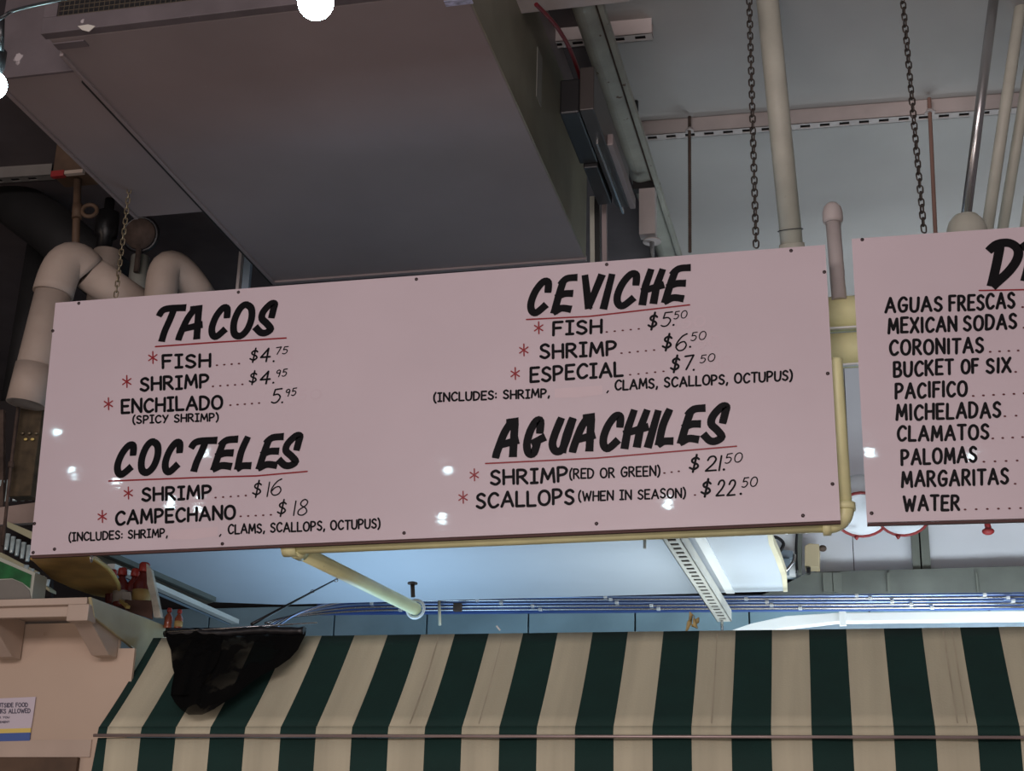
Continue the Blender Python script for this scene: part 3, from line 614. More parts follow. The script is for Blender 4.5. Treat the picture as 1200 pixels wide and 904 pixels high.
# steel beam running away from the viewer, right of the duct
bx0, bx1 = at_z(665, 9, 4.35).x, at_z(706, 5, 4.35).x
sb = thing('steel_beam', 'dirty white steel beam with a flange, running back beside the big duct', 'beam', (bx0, 4.6, 4.35))
m = MB(); prof = []
for i in range(9):
    t = math.pi/2*i/8; prof.append((bx0+.045-.045*math.cos(t)*1.0, 4.35+.05-.05*math.sin(t)))
prof += [(bx1-.014, 4.358), (bx0+.02, 4.47), (bx0, 4.47)]
m.hexa([(x, 3.72, z) for x, z in prof], [(x, 6.6, z) for x, z in prof]); m.build('web', M['beam'], sb)
MB().box((bx1-.014, 3.72, 4.335), (bx1+.004, 7.2, 4.364)).build('flange', M['beam'], sb, bevel=.002)
MB().box((bx1-.024, 3.72, 4.351), (bx1-.0138, 5.25, 4.357)).build('rust_line', M['rust'], sb)
MB().box((bx0+.015, 5.22, 4.325), (bx1-.012, 5.26, 4.40)).build('end_plate', M['seamshade'], sb)
hb = thing('hanger_box', 'white box hanger with a washer under the end of the steel beam', 'hanger', at_y(762, 280, 5.2))
a = at_y(751, 228, 5.2); b = at_y(770, 280, 5.2)
MB().box((a.x, 5.15, b.z), (b.x, 5.2, a.z)).build('box', M['strut'], hb, bevel=.002)
c = at_y(764, 284, 5.17); MB().lathe(c, [(.034, 0), (.034, .006)], n=20).build('washer', M['strut'], hb)
MB().tube([c, c-Vector((0, 0, .2))], .009).build('rod', M['steel'], hb)
m = MB(); a = at_z(600, 22, 4.28); b = at_z(752, 8, 4.28); m.box((a.x-.1, a.y-.16, 4.28), (b.x-.03, a.y-.02, 4.35))
tag(m.build('cross_beam', M['strut'], None, bevel=.003), 'pinkish white cross beam at the top edge, over the start of the steel beam', 'beam')
a = at_z(700, 3, 4.38); b = at_z(845, -2, 4.38)
tag(MB().box((a.x, a.y-.1, 4.38), (b.x, a.y, 4.42)).build('cross_brace', M['strut'], None, bevel=.002), 'thin white brace at the top edge, right of the cross beam', 'beam')

# red cable
P = [(628, 5), (640, 17), (655, 35), (668, 58), (678, 85), (684, 108), (687, 124)]
tag(MB().tube(smooth_pts([at_z(x, y, 4.15) for x, y in P], 5), .0065, 8).build('red_cable', M['redcable']), 'dark red cable curving down to the black ballast box', 'cable')

# black ballast box with metal tray, beside the duct
bbx = thing('ballast_box', 'black box with a shiny metal tray mounted between the duct and the steel beam', 'box', at_z(690, 200, 3.98))
A = [at_z(x, y, 4.0) for x, y in ((660, 140), (685, 136), (712, 215), (722, 250), (700, 258), (672, 205))]
y0, y1 = at_z(672, 132, 4.0).y, at_z(706, 245, 4.0).y
x0, x1 = at_z(660, 145, 4.0).x, at_z(684, 143, 4.0).x
MB().box((x0, y0, 4.0), (x1-.002, (y0+y1)*.5, 4.12)).build('housing', M['blackp'], bbx, bevel=.006)
MB().box((x0+.012, (y0+y1)*.5, 3.985), (x1-.004, y1-.06, 4.10)).build('housing_end', M['blackp'], bbx, bevel=.004)
MB().box((x1, y0-.01, 4.0), (x1+.045, y1, 4.15)).build('tray', mat('dark_sheet_tray', (.06, .052, .048), .4, metal=.4), bbx, bevel=.003)
MB().box((x1+.018, y0+.18, 3.985), (x1+.024, y1+.02, 4.0)).build('bright_lip', M['steel'], bbx)
MB().box((x1+.045, y0+.22, 4.0), (x1+.065, y1+.02, 4.04)).build('side_cover', M['duct'], bbx, bevel=.003)
for k, (xx, mm) in enumerate(((694, 'beam'), (700, 'blackp'), (708, 'duct'))):
    p = at_y(xx, 262, 4.75); q = at_y(xx+1, 312, 4.75)
    MB().bar(p+Vector((0, 0, .1)), q, .016, .02, Vector((0, 1, 0))).build('down_bar', M[mm], bbx)
MB().torus(at_y(662, 134, 4.02), (0, -1, 0), .005, .002, 10, 6)
p = at_y(745, 127, 5.0); tag(MB().torus(p, (1, .2, 0), .03, .010, 12, 6).build('cable_knot', M['blackp']), 'small black knot of cable tied to the flange of the steel beam', 'cable')
p = at_y(704, 140, 4.9); tag(MB().ball(p, .022, (1, 1, .8), 10).build('cable_gland', M['blackp']), 'black gland between the ballast box and the steel beam', 'fitting')

# ---- the large duct
DZ = 3.95
dl, dr = -2.175, -0.966; df, dbk = 3.28, 5.02
du = thing('air_duct', 'huge dark grey sheet-metal duct with a wire grille on its front', 'duct', ((dl+dr)/2, 4.1, DZ))
MB().box((dl, df+.03, DZ), (dr-.004, dbk, 4.55)).build('body', M['duct'], du, bevel=.004)
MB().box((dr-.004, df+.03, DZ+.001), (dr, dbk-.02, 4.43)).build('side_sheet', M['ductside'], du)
a = at_x(630, 50, dr+.001); b = at_x(636, 110, dr+.001)
MB().box((dr, a.y, 4.12), (dr+.002, b.y-.02, 4.30)).build('sticker', mat('dull_white_sticker', (.30, .30, .27), .5), du)
fx0, fx1 = dl-.01, dr
gz0 = at_y(66, 19, df).z; gx0 = at_y(66, 19, df).x; gx1 = at_y(242, 0, df).x+.28
m = MB()   # front frame around the grille opening
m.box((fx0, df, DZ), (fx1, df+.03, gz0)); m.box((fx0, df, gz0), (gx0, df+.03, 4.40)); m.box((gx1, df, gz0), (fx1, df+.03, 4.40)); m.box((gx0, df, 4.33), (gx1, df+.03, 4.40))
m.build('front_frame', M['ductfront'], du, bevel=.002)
MB().box((gx0, df+.022, gz0), (gx1, df+.029, 4.33)).build('grille_back', M['seamshade'], du)
m = MB(); x = gx0
while x < gx1: m.tube([(x, df+.008, gz0), (x, df+.008, 4.33)], .0010, 5, False); x += .0155
z = gz0+.006
while z < 4.33: m.tube([(gx0, df+.009, z), (gx1, df+.009, z)], .0010, 5, False); z += .0155
g = m.build('wire_grille', M['wire'], du); g['kind'] = 'stuff'
m = MB(); a = at_z(90, 92, DZ); b = at_z(316, 329, DZ)
m.box((dl-.006, df+.1, DZ-.010), (dl+.006, dbk, DZ+.02)); m.build('seam_flange', M['duct'], du, bevel=.002)
MB().box((dl-.0165, df+.25, DZ-.006), (dl-.006, dbk, DZ+.02)).build('dark_gap', M['seamshade'], du)
a = at_z(62, 52, DZ-.004); b = at_z(100, 50, DZ-.004)
MB().box((a.x, a.y, DZ-.004), (b.x, a.y+.03, DZ)).build('corner_bracket', M['ductfront'], du)
m = MB(); P = [at_z(x, y, DZ-.003) for x, y in ((92, 29.5), (104, 28.5), (111, 31), (103, 37), (96, 35))]
m.slab([Vector((p.x, df-.002, DZ+.04*(i % 2)-.0)) for i, p in enumerate(P)][:0] or [at_y(x, y, df-.002) for x, y in ((91, 30.5), (103, 28.5), (111.5, 30.5), (104, 37), (96, 35))], (0, .002, 0)); m.build('torn_label', M['paper'], du)
a = at_z(523, 8, DZ-.002); b = at_z(552, -2, DZ-.002)
MB().box((a.x, a.y, DZ-.002), (b.x, b.y, DZ)).build('blue_sticker', mat('pale_blue_label', (.42, .45, .62), .5, var=.5, scale=60), du)
z = at_z(320, 330, DZ); MB().box((dl, dbk-.02, DZ-.008), (dr, dbk, DZ+.01)).build('back_lip', M['duct'], du)
# narrower duct on the left
nd = thing('side_duct', 'narrow dark duct attached along the left side of the big duct', 'duct', (-2.3, 3.9, DZ))
nl = at_z(162, 255, DZ+.01).x; nf = at_z(8, 93, DZ+.01).y; nb = at_z(162, 255, DZ+.01).y
MB().box((nl, nf, DZ+.01), (dl-.017, nb, 4.42)).build('body', M['duct'], nd, bevel=.003)
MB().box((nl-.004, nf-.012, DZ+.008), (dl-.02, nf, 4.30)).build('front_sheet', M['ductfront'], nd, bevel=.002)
MB().box((nl-.010, nf, DZ+.003), (nl, nb, DZ+.028)).build('edge_strip', M['duct'], nd)
# bracket behind the duct
p = at_y(284, 300, 5.02); q = at_y(282, 342, 5.02)
hg = thing('duct_hanger', 'grey metal hanger strap behind the lower edge of the big duct', 'hanger', q)
MB().box((q.x-.022, 5.0195, q.z-.1), (q.x-.010, 5.04, p.z+.3)).build('strap', M['strut'], hg)
MB().box((q.x+.002, 5.0195, q.z-.1), (q.x+.03, 5.04, p.z+.3)).build('plate', M['bluegrey'], hg)

# ================================================================== PIPES
def pipe(name, label, pts, r, m, n=20, sub=1, parts=None, cat='pipe'):
    o = MB().tube(pts, r, n).build(name, m); tag(o, label, cat); return o
A = at_z(898, -14, 4.55); B = at_y(928, 288, 4.62)
bp = thing('thick_pipe', 'thick off-white pipe coming down just right of the left steel chain', 'pipe', B)
MB().tube([A, B+(B-A)*.06], px(13, B), 24).build('pipe', M['pipe'], bp)
MB().torus(B+(A-B).normalized()*.05, (A-B), px(14.5, B), .0015, 24, 6).build('wire_loop', M['blackp'], bp)
MB().lathe(B+(A-B).normalized()*-.045, [(px(15, B), 0), (px(15, B), .05)], (A-B), 20).build('sleeve', M['pipe'], bp)
pipe('metal_conduit', 'shiny bare metal conduit slanting down behind the drinks board', [at_y(1169.5, -40, 4.5), at_y(1131, 262, 4.6)], px(6, at_y(1140, 200, 4.6)), M['steel'])
pipe('slim_pipe', 'slim white pipe just right of the shiny conduit', [at_y(1203, -40, 4.6), at_y(1156, 275, 4.7)], px(7, at_y(1170, 200, 4.7)), M['pipe'])
pipe('slim_pipe', 'slim white pipe at the right edge, right of its neighbour', [at_y(1224, -30, 4.7), at_y(1174, 275, 4.8)], px(6.5, at_y(1180, 200, 4.7)), M['pipe'])
pipe('slim_pipe', 'short bit of white pipe showing at the right frame edge above the drinks board', [at_y(1222, 100, 4.9), at_y(1199, 275, 4.9)], px(5, at_y(1190, 200, 4.9)), M['pipe'])
# capped vent pipe in the gap between the boards
vp = thing('capped_pipe', 'pinkish vertical pipe with a rounded cap, between the two menu boards', 'pipe', at_y(982, 345, 4.36))
A = at_y(976, 258, 4.36); B = at_y(983.5, 352, 4.36)
MB().tube([A, B], px(8.6, A), 20).build('pipe', M['strut'], vp)
MB().lathe(A+Vector((0, 0, -.012)), [(px(10.5, A), 0), (px(12, A), .012), (px(12, A), .035), (px(10, A), .055), (px(6, A), .067), (.001, .071)], n=20).build('cap', M['strut'], vp)
for (yc, lab) in ((368, 'upper of two fat cream pipes crossing the gap between the boards'), (411, 'lower of two fat cream pipes crossing the gap between the boards')):
    p = at_y(990, yc, 4.40); r = px(21, p)
    t = thing('fat_pipe', lab, 'pipe', (p.x, p.y, p.z-r))
    MB().tube([(p.x-.25, p.y, p.z), (p.x+.55, p.y, p.z)], r, 28).build('pipe', M['cream'], t)
    MB().box((p.x-.24, p.y-.03, p.z-r-.004), (p.x+.54, p.y-.015, p.z-r+.002)).build('white_rib', M['white'], t)
# insulated pipe end behind the drinks board
p = at_y(1133, 270, 4.5); r = px(24, p)
tag(MB().lathe(p-Vector((0, 0, .35)), [(r, 0), (r, .33), (r*.97, .35), (r*.85, .375), (r*.6, .395), (r*.3, .404), (.001, .406)], n=28).build('insulated_pipe', M['pipe']), 'fat beige pipe with a domed top peeking over the drinks board', 'pipe')

# yellow-cream pipe run round the corner of the board
YY = 4.25; r = px(8.6, at_y(990, 500, YY))
yp = thing('cream_pipe', 'speckled cream pipe running under the menu board and up its right side', 'pipe', at_y(985, 613, YY))
p1 = at_y(344, 642, YY); p2 = at_y(972, 615.5, YY); p3 = at_y(990, 596, YY); p4 = at_y(979, 425, YY); cc = Vector((at_y(992, 614, YY)))
MB().tube([p1, p2], r, 20).build('pipe', M['cream'], yp)
MB().tube([p3, p4, p4+(p4-p3)*.02], r, 20).build('pipe', M['cream'], yp)
MB().tube(arc(cc, p2-Vector((.01, 0, 0)), p3+Vector((0, 0, .006)), 10), r*1.22, 20).build('elbow', M['cream'], yp)
MB().tube([p2-Vector((.018, 0, 0)), p2+Vector((.004, 0, 0))], r*1.45, 20).build('collar', M['cream'], yp)
MB().tube([p3-Vector((0, 0, .006)), p3+Vector((0, 0, .014))], r*1.45, 20).build('collar', M['cream'], yp)
e1 = at_y(350, 646, YY+.02); e2 = at_y(487, 714, 5.25)
MB().tube([p1+Vector((.015, 0, 0)), p1-Vector((.03, 0, 0))], r*1.35, 20).build('elbow_socket', M['cream'], yp)
MB().tube([p1, e1, lerp(e1, e2, .02)], r*1.3, 20).build('elbow', M['cream'], yp)
MB().tube([e1, e2], px(9, e1), 20).build('branch_pipe', M['cream'], yp)
d = (e2-e1).normalized()
MB().torus(e2, d, px(10.5, e2), .006, 24, 8).build('pipe_clamp', M['white'], yp)
q = at_y(484, 700, 5.23); t_ = at_y(483.4, 685, 5.23)
MB().tube([q, t_], .008, 8).build('clamp_bolt', M['rust'], yp)
MB().lathe(t_, [(.018, 0), (.018, .006), (.008, .009)], n=12).build('bolt_head', M['rust'], yp)

# insulated pipes at the left
PY = 4.62; r = px(21, at_y(60, 350, PY))
ip = thing('insulated_pipe', 'fat pinkish pipe with an elbow at the left edge of the menu board', 'pipe', at_y(32, 472, PY))
v0 = at_y(30, 474, PY); v1 = at_y(62, 345, PY); el = at_y(71, 298, PY); h0 = at_y(102, 318, PY+.08); h1 = at_y(180, 372, PY+.3)
MB().tube([v0, v1], r*1.0, 24).build('pipe', M['pipepink'], ip)
MB().tube([v0, lerp(v0, v1, .34)], r*1.06, 24).build('sleeve', M['pipepink'], ip)
MB().tube(arc(at_y(76, 286, PY), v1, h0, 12), r*1.13, 24).build('elbow', M['pipepink'], ip)
MB().tube([h0, h1], r*1.05, 24).build('pipe', M['pipepink'], ip)
p = at_y(121, 335, 4.9); tag(MB().lathe(p-Vector((0, 0, .1)), [(px(17, p), 0), (px(17, p), .1+px(42, p)), (px(16, p), .103+px(43, p))], n=24).build('pipe_stub', M['pipepink']), 'pink upright pipe stub behind the elbow of the fat left pipe', 'pipe')
A = at_y(188, 360, 4.8); C = at_y(196, 286, 4.8); D_ = at_y(236, 350, 4.95); r2 = px(18, A)
tag(MB().tube([A-Vector((0, 0, .1))]+arc(C, at_y(190, 330, 4.8), D_, 12), r2*1.05, 24).build('elbow_pipe', M['pipepink']), 'pinkish pipe elbow rising just above the board over the word TACOS', 'pipe')
p = at_y(160, 340, 5.0)
tag(MB().tube([p-Vector((0, 0, .1)), p+Vector((0, 0, .14))], px(11, p), 16).build('pipe_stub', M['beam']), 'short grey pipe stub between the two pink pipe elbows', 'pipe')

# dark hardware in the upper left corner
tag(MB().tube([at_y(-40, 200, 5.3), at_y(60, 268, 5.2), at_y(130, 330, 5.1)], [px(24, at_y(0, 230, 5.3)), px(30, at_y(0, 230, 5.2)), px(30, at_y(0, 230, 5.1))], 20).build('black_duct', M['blackduct']), 'thick black round duct slanting down from the left edge', 'duct')
tag(MB().tube([at_y(52, 285, 5.5), at_y(14, 520, 5.5)], px(20, at_y(50, 400, 5.5)), 16).build('black_column', M['blackduct']), 'black upright pipe behind the fat pink pipe at the far left', 'pipe')
jb = thing('junction_box', 'rusty red-fronted junction box below the narrow duct at upper left', 'box', at_y(80, 205, 4.6))
a = at_y(61, 206, 4.62); b = at_y(112, 170, 4.62)
MB().box((a.x, 4.62, a.z), (b.x, 4.72, b.z+.08)).build('box', M['brown'], jb, bevel=.003)
a = at_y(59, 207, 4.6); b = at_y(75, 199, 4.6); MB().box((a.x, 4.6, a.z), (b.x, 4.62, b.z)).build('red_lip', M['paintred'], jb)
a = at_y(75, 204, 4.6); b = at_y(97, 198, 4.6); MB().box((a.x, 4.6, a.z), (b.x, 4.62, b.z)).build('pale_lip', M['pipepink'], jb)
MB().tube([at_y(91, 207, 4.66), at_y(88, 316, 4.66)], px(4.6, at_y(90, 250, 4.66)), 12).build('drop_pipe', M['brown'], jb)
MB().tube([at_y(91, 240, 4.65), at_y(90, 256, 4.65)], px(6, at_y(90, 250, 4.66)), 12).build('coupling', M['brown'], jb)
MB().torus(at_y(105, 247, 4.66), (0.3, -1, .2), px(8.5, at_y(105, 245, 4.66)), .008, 20, 8).build('loop', M['brown'], jb)
p = at_y(165, 275, 4.95)
vw = thing('valve_wheel', 'round rust-brown valve disc behind the left chain', 'valve', p)
MB().lathe(p, [(px(18, p), 0), (px(19, p), .01), (px(18, p), .02), (.01, .021)], (0.15, -1, -.2), 24).build('disc', M['pipepink' if False else 'rust'], vw)
MB().torus(p, (0.15, -1, -.2), px(20, p), .010, 24, 8).build('rim', M['blackp'], vw)
MB().tube([p, p-Vector((0, 0, .16))], .012, 10).build('stem', M['rust'], vw)
p = at_y(127, 250, 4.9)
tag(MB().lathe(p-Vector((0, 0, .16)), [(.030, 0), (.030, .05), (.045, .06), (.045, .16), (.02, .17), (.02, .22)], n=14).build('black_valve', M['blackp']), 'small black valve between the drop pipe and the left chain', 'valve')

# wooden post under the pipe
wp = thing('wooden_post', 'rough dark wooden post below the fat left pipe, left of the menu board', 'post', at_y(30, 640, 4.7))
a = at_y(24, 476, 4.7); b = at_y(47, 520, 4.7)
MB().box((a.x, 4.7, a.z-.34), (b.x-.01, 4.76, a.z+.02)).build('post', M['postwood'], wp, bevel=.004)
MB().tube([at_y(22, 470, 4.66), at_y(13, 545, 4.66), at_y(3, 640, 4.66)], .006, 10).build('thin_pipe', M['rust'], wp)
p = at_y(13, 545, 4.66); MB().lathe(p-Vector((0, 0, .01)), [(.011, 0), (.011, .02)], n=10).build('coupling', M['rust'], wp)
for k in range(5):
    q = at_y(26+k*4, 508+(k*7) % 14, 4.69); MB().ball(q, .006, (1.3, .6, .8), 8).build('brass_tag', M['yedge'] if k % 2 else M['chainold'], wp)

# ---- shelves with glasses at the far left
rk = thing('glass_rack', 'shelf unit holding rows of glasses at the far left, behind the menu board edge', 'shelf', at_y(10, 690, 5.0))
def pslab(pts, Y, dy, name, m, parent=None, bevel=.002):
    return MB().slab([at_y(x, y, Y) for x, y in pts], (0, dy, 0)).build(name, M[m], parent, bevel=bevel)
pslab([(-40, 600), (48, 588), (46, 612), (-40, 618)], 5.0, .03, 'shelf_board', 'shelfpink', rk)
pslab([(8, 611), (44, 626), (44, 636), (8, 618)], 4.97, .02, 'shelf_rail', 'shelfcream', rk)
pslab([(-40, 640), (2, 648), (44, 670), (44, 676), (2, 655), (-40, 648)], 4.97, .02, 'shelf_rail', 'shelfcream', rk)
pslab([(-2, 480), (4, 480), (3, 655), (-3, 655)], 5.02, .02, 'upright', 'rust', rk)
pslab([(-60, 470), (60, 470), (60, 700), (-60, 700)], 5.3, .02, 'back_sheet', 'darkwall', rk)
def glass(x, y, Y, h, rr, label, group):
    p = at_y(x, y, Y)
    o = MB().lathe(p, [(rr*.75, 0), (rr*.8, .004), (rr, h), (rr*.93, h), (rr*.72, .008), (.001, .008)], n=12).build('drinking_glass', M['glass'])
    return tag(o, label, 'glass', group)
ORD = ('leftmost', 'second from the left', 'middle', 'second from the right', 'rightmost')
for i in range(5): glass(7+i*6.2, 645+i*3.4, 5.02, .062, .0095, ORD[i]+' clear glass in the lower row of the far-left rack', 'glasses in the lower row of the rack')
for i in range(5): glass(-1+i*9, 589-i*.6, 5.03, .085, .011, ORD[i]+' clear glass in the upper row of the far-left rack', 'glasses in the upper row of the rack')
pslab([(26, 668), (58, 690), (58, 694), (26, 672)], 4.88, .05, 'lower_ledge', 'shelfcream', rk)
for i in range(5): glass(30+i*6.2, 670.5+i*4.25, 4.9, .024, .010, ORD[i]+' tiny glass on the ledge behind the green-printed box', 'small glasses behind the green box')
dbx = thing('display_box', 'grey box with a green printed band, standing on the cornice shelf at the far left', 'box', at_y(18, 702, 4.42))
pslab([(-40, 640), (0, 653), (41, 671), (37, 703), (-40, 706)], 4.42, .08, 'body', 'greyframe', dbx)
pslab([(-38, 648), (0, 658), (37, 674), (35, 690), (26, 683), (14, 678), (-38, 680)], 4.417, .003, 'green_band', 'greenprint', dbx)
pslab([(-38, 681), (0, 680), (14, 679), (26, 684), (34, 692), (36, 702), (-38, 704)], 4.415, .004, 'grey_front', 'greybox', dbx)

# yellow board lying on the shelf
YB = 2.725
P = [(35, 656.5), (37, 657.6), (39, 659), (60, 679), (84, 690), (110, 698.5), (122, 700.8), (132, 701), (138, 696), (139.5, 689), (136, 680), (128, 668), (115, 658), (103, 650), (95, 640)]
ybd = thing('yellow_board', 'rounded yellow varnished board sticking out under the lower left corner of the menu board', 'board', at_z(100, 690, YB))
MB().slab([at_z(x, y, YB) for x, y in P], (0, 0, .012)).build('board', M['yboard'], ybd, bevel=.003)
R_ = [at_z(x, y, YB+.004) for x, y in P[7:]]
MB().tube(smooth_pts(R_, 4), .0075, 8).build('pale_rim', M['yedge'], ybd)
MB().bar(at_z(134, 697, YB), at_y(150, 712, 4.76), .014, .010).build('leg', M['yedge'], ybd)
tag(MB().torus(at_y(107, 655, SY+.009), (1, .2, 0), .010, .0018, 16, 6).build('wire_ring', M['steel']), 'small wire ring hanging at the lower edge of the menu board by the yellow board', 'ring')

# sauce bottles
def bottle(x, ytop, ybot, Y, label, body='darkred', cap='capred', lab=None, tilt=0, group=None, rr=None):
    b = at_y(x, ybot, Y); h = at_y(x, ytop, Y).z-b.z; r0 = rr or h*.20
    t = thing('sauce_bottle', label, 'bottle', b, group)
    MB().lathe(b, [(r0*.9, 0), (r0, h*.04), (r0, h*.52), (r0*.8, h*.62), (r0*.42, h*.74), (r0*.42, h*.80)], n=16).build('body', M[body], t)
    MB().lathe(b+Vector((0, 0, h*.80)), [(r0*.56, 0), (r0*.60, h*.01), (r0*.56, h*.17), (r0*.4, h*.20)], n=14).build('cap', M[cap], t)
    if lab: MB().lathe(b+Vector((0, 0, h*.12)), [(r0*1.02, 0), (r0*1.02, h*.28)], n=16).build('label', M[lab], t)
    t.rotation_euler = (0, tilt, 0); return t
bottle(164, 660, 714, 4.84, 'tall sauce bottle with a bright red cap, right of the other sauce bottles', lab='yellowlabel')
bottle(152, 667, 714, 4.86, 'dark red sauce bottle just left of the one with the brightest cap', lab='carton', tilt=.06)
bottle(141, 666, 712, 4.84, 'dark red sauce bottle with a white label, touching the yellow board', lab='paper', tilt=-.05)
bottle(131, 668, 708, 4.88, 'dark red sauce bottle partly hidden behind the yellow board tip', tilt=-.08)
bottle(196.5, 713, 737, 4.84, 'left of two tiny orange-red bottles beside the black net', body='orangered')
bottle(208.5, 714.5, 738, 4.84, 'right of two tiny orange-red bottles beside the black net', body='orangered', lab='yellowlabel')
sbx = thing('bottle_carton', 'torn brown carton with a white plastic flap holding the sauce bottles', 'carton', at_y(170, 722, 4.80))
pslab([(146, 703), (178, 704), (178, 726), (146, 716)], 4.79, .01, 'front', 'carton', sbx)
pslab([(171, 660), (177, 668), (182, 690), (189, 724), (180, 724), (177, 704), (172, 684)], 4.79, .02, 'torn_flap', 'torn', sbx)
pslab([(143, 693), (153, 694), (154, 704), (143, 702)], 4.785, .004, 'sticker', 'paper', sbx)

# ================================================================== NOTICE
NY = WY-.004
nt_ = thing('notice_sign', 'white notice card with yellow and blue stripes forbidding outside food, on the pink wall', 'sign', at_y(5, 868, NY))
pslab([(-75, 822), (41.8, 817), (38, 844), (36.2, 853.6), (-78, 857)], NY-.003, .003, 'card', 'notice', nt_, 0)
pslab([(-78, 857), (36.2, 853.6), (35.5, 858.8), (-79, 862)], NY-.003, .003, 'yellow_stripe', 'nyellow', nt_, 0)
pslab([(-79, 862), (35.5, 858.8), (34.6, 868.4), (-80, 871)], NY-.003, .003, 'blue_stripe', 'nblue', nt_, 0)
for t, xl, yl, xr, yr, c, s in (('NO OUTSIDE FOOD', -16, 829.6, 32.4, 828.6, 4.6, 1.0), ('OR DRINKS ALLOWED', -21, 836.8, 35.4, 835.6, 4.8, 1.0), ('THANK YOU', -12, 842.6, 11, 842, 2.0, .6), ('MANAGEMENT', -14, 848, 11, 847.4, 2.0, .6)):
    k = Ink(NY-.0036); k.word(t, xl, yl, xr, yr, c, s); k.build('notice_lettering', M['ntext'], nt_)

# ================================================================== LOWER CANOPY
CZ = 3.0
cp_ = thing('canopy_panel', 'bright white sheet-metal canopy underside below the large menu board', 'canopy', at_z(500, 690, CZ))
P = [(60, 625), (250, 706), (330, 709), (921, 693), (919, 676), (912, 655), (905, 640), (898, 600)]
MB().slab([at_z(x, y, CZ) for x, y in P], (0, 0, .03)).build('sheet', M['canopy'], cp_)
E_ = [at_z(x, y, CZ-.002) for x, y in ((894, 596), (901, 638), (908, 654), (916, 676), (918, 694))]
E2 = [at_z(x, y, CZ-.002) for x, y in ((900, 596), (907, 638), (914, 653), (922, 675), (923, 694))]
MB().slab(E_+E2[::-1], (0, 0, .03)).build('edge_trim', M['canopyedge'], cp_)
MB().slab([at_z(x, y, CZ-.008) for x, y in ((808, 620), (821, 620), (861, 696), (851, 696))], (0, 0, .006)).build('pale_strip', M['whitestrip'], cp_)  # thin white strip just below the sheet
MB().slab([at_z(x, y, CZ-.02) for x, y in ((90, 640), (96, 638), (253, 705.5), (246, 706))], (0, 0, .05)).build('side_return', M['post'], cp_)
MB().slab([at_z(x, y, CZ-.01) for x, y in ((62, 640), (93, 640), (250, 706), (232, 712))], (0, 0, .01)).build('side_flange', M['canopyedge'] if False else M['greyframe'], cp_)
a = at_z(755.5, 630, CZ-.02); MB().tube([a, at_y(755.5, 643, a.y)], .006, 8).build('drain_stub', M['beam'], cp_)
wr = thing('white_rail', 'white metal rail slanting down behind the sauce bottles', 'rail', at_z(230, 710, 2.93))
MB().bar(at_z(130, 664, 2.93), at_z(276, 729, 2.93), .034, .02).build('rail', M['strutbright'], wr)
MB().bar(at_z(126, 671, 2.925), at_z(268, 731, 2.925), .008, .012).build('lower_lip', M['bluegrey'], wr)
MB().bar(at_z(129, 668, 2.928), at_z(271, 730, 2.928), .012, .01).build('dark_groove', M['seamshade'], wr)

# ================================================================== CONDUITS along the back
CY = 6.75
tr = tag(MB().slab([at_y(x, y, CY+.06) for x, y in ((372, 703), (1260, 694), (1260, 713), (372, 720))], (0, .03, 0)).build('cable_tray', M['tray']), 'deep blue tray behind the row of conduits over the awning', 'tray')
lefts = [(420, 705), (400, 709), (380, 713), (360, 717), (340, 722)]
ys = [(701.5, 697), (704.5, 700.6), (708, 704.5), (711.5, 708), (715.5, 712)]
mats = ['bluecond', 'steel', 'bluecond', 'steel', 'steel']
names = ['topmost', 'second from the top', 'middle', 'second from the bottom', 'lowest']
for i in range(5):
    yl, yr = ys[i]; c = thing('conduit', names[i]+' of the five long conduits running above the green and beige awning', 'conduit', at_y(700, (yl+yr)/2, CY), 'long conduits over the awning')
    pts = [at_y(322-3*i, 737-1.5*i, CY-.05), at_y(350-3*i, 719+1.2*i, CY-.02), at_y(400, yl+2.2, CY), at_y(450, yl, CY), at_y(1000, (yl*.3+yr*.7), CY), at_y(1260, yr-1, CY)]
    MB().tube(smooth_pts(pts[:4], 4)+pts[4:], px(1.35, pts[3]), 10).build('tube', M[mats[i]], c)
    for k in range(6):
        x = 392+k*152+i*23+random.uniform(-20, 20)
        t = max(0, (x-450)/810); y = yl+(yr-yl)*min(1, t)
        p = at_y(x, y, CY); MB().box((p.x-.008, CY-.012, p.z-.0064), (p.x+.008, CY+.01, p.z+.0064)).build('clip', M['clip'], c, bevel=.002)
p = at_y(514.5, 703, 6.74); q = at_y(515.5, 733, 6.72)
tag(MB().tube([p, q], .007, 8).build('loose_tube', M['canopyedge']), 'short cream tube hanging from the conduits right of the pipe clamp', 'tube')
p = at_y(536, 712, 6.7); tag(MB().box((p.x-.018, 6.69, p.z-.018), (p.x+.018, 6.72, p.z+.018)).build('rusty_plate', M['rust'], None, bevel=.002), 'small rusty plate on the conduits over the awning', 'plate')

# white beam with light on it
PB = [(851, 741), (880, 731), (921, 722), (980, 718.3), (1270, 715)]
PB2 = [(1270, 725.5), (981, 729), (921, 736), (890, 742)]
tb_ = thing('white_trunking', 'brightly lit white trunking just above the right half of the awning', 'trunking', at_y(1050, 728, 6.3))
MB().slab([at_y(x, y, 6.3) for x, y in PB+PB2], (0, .05, 0)).build('cover', M['white'], tb_, bevel=.003)
a = at_y(983, 717, 6.28); b = at_y(992, 733, 6.28); MB().box((a.x, 6.28, b.z), (b.x, 6.3, a.z)).build('joint_clip', M['white'], tb_)
tag(MB().slab([at_y(x, y, 6.4) for x, y in ((880, 745), (930, 733), (985, 727), (1270, 722), (1270, 742), (880, 750))], (0, .02, 0)).build('blue_white_board', M['bluegrey']), 'pale blue board under the bright trunking, above the awning', 'board')
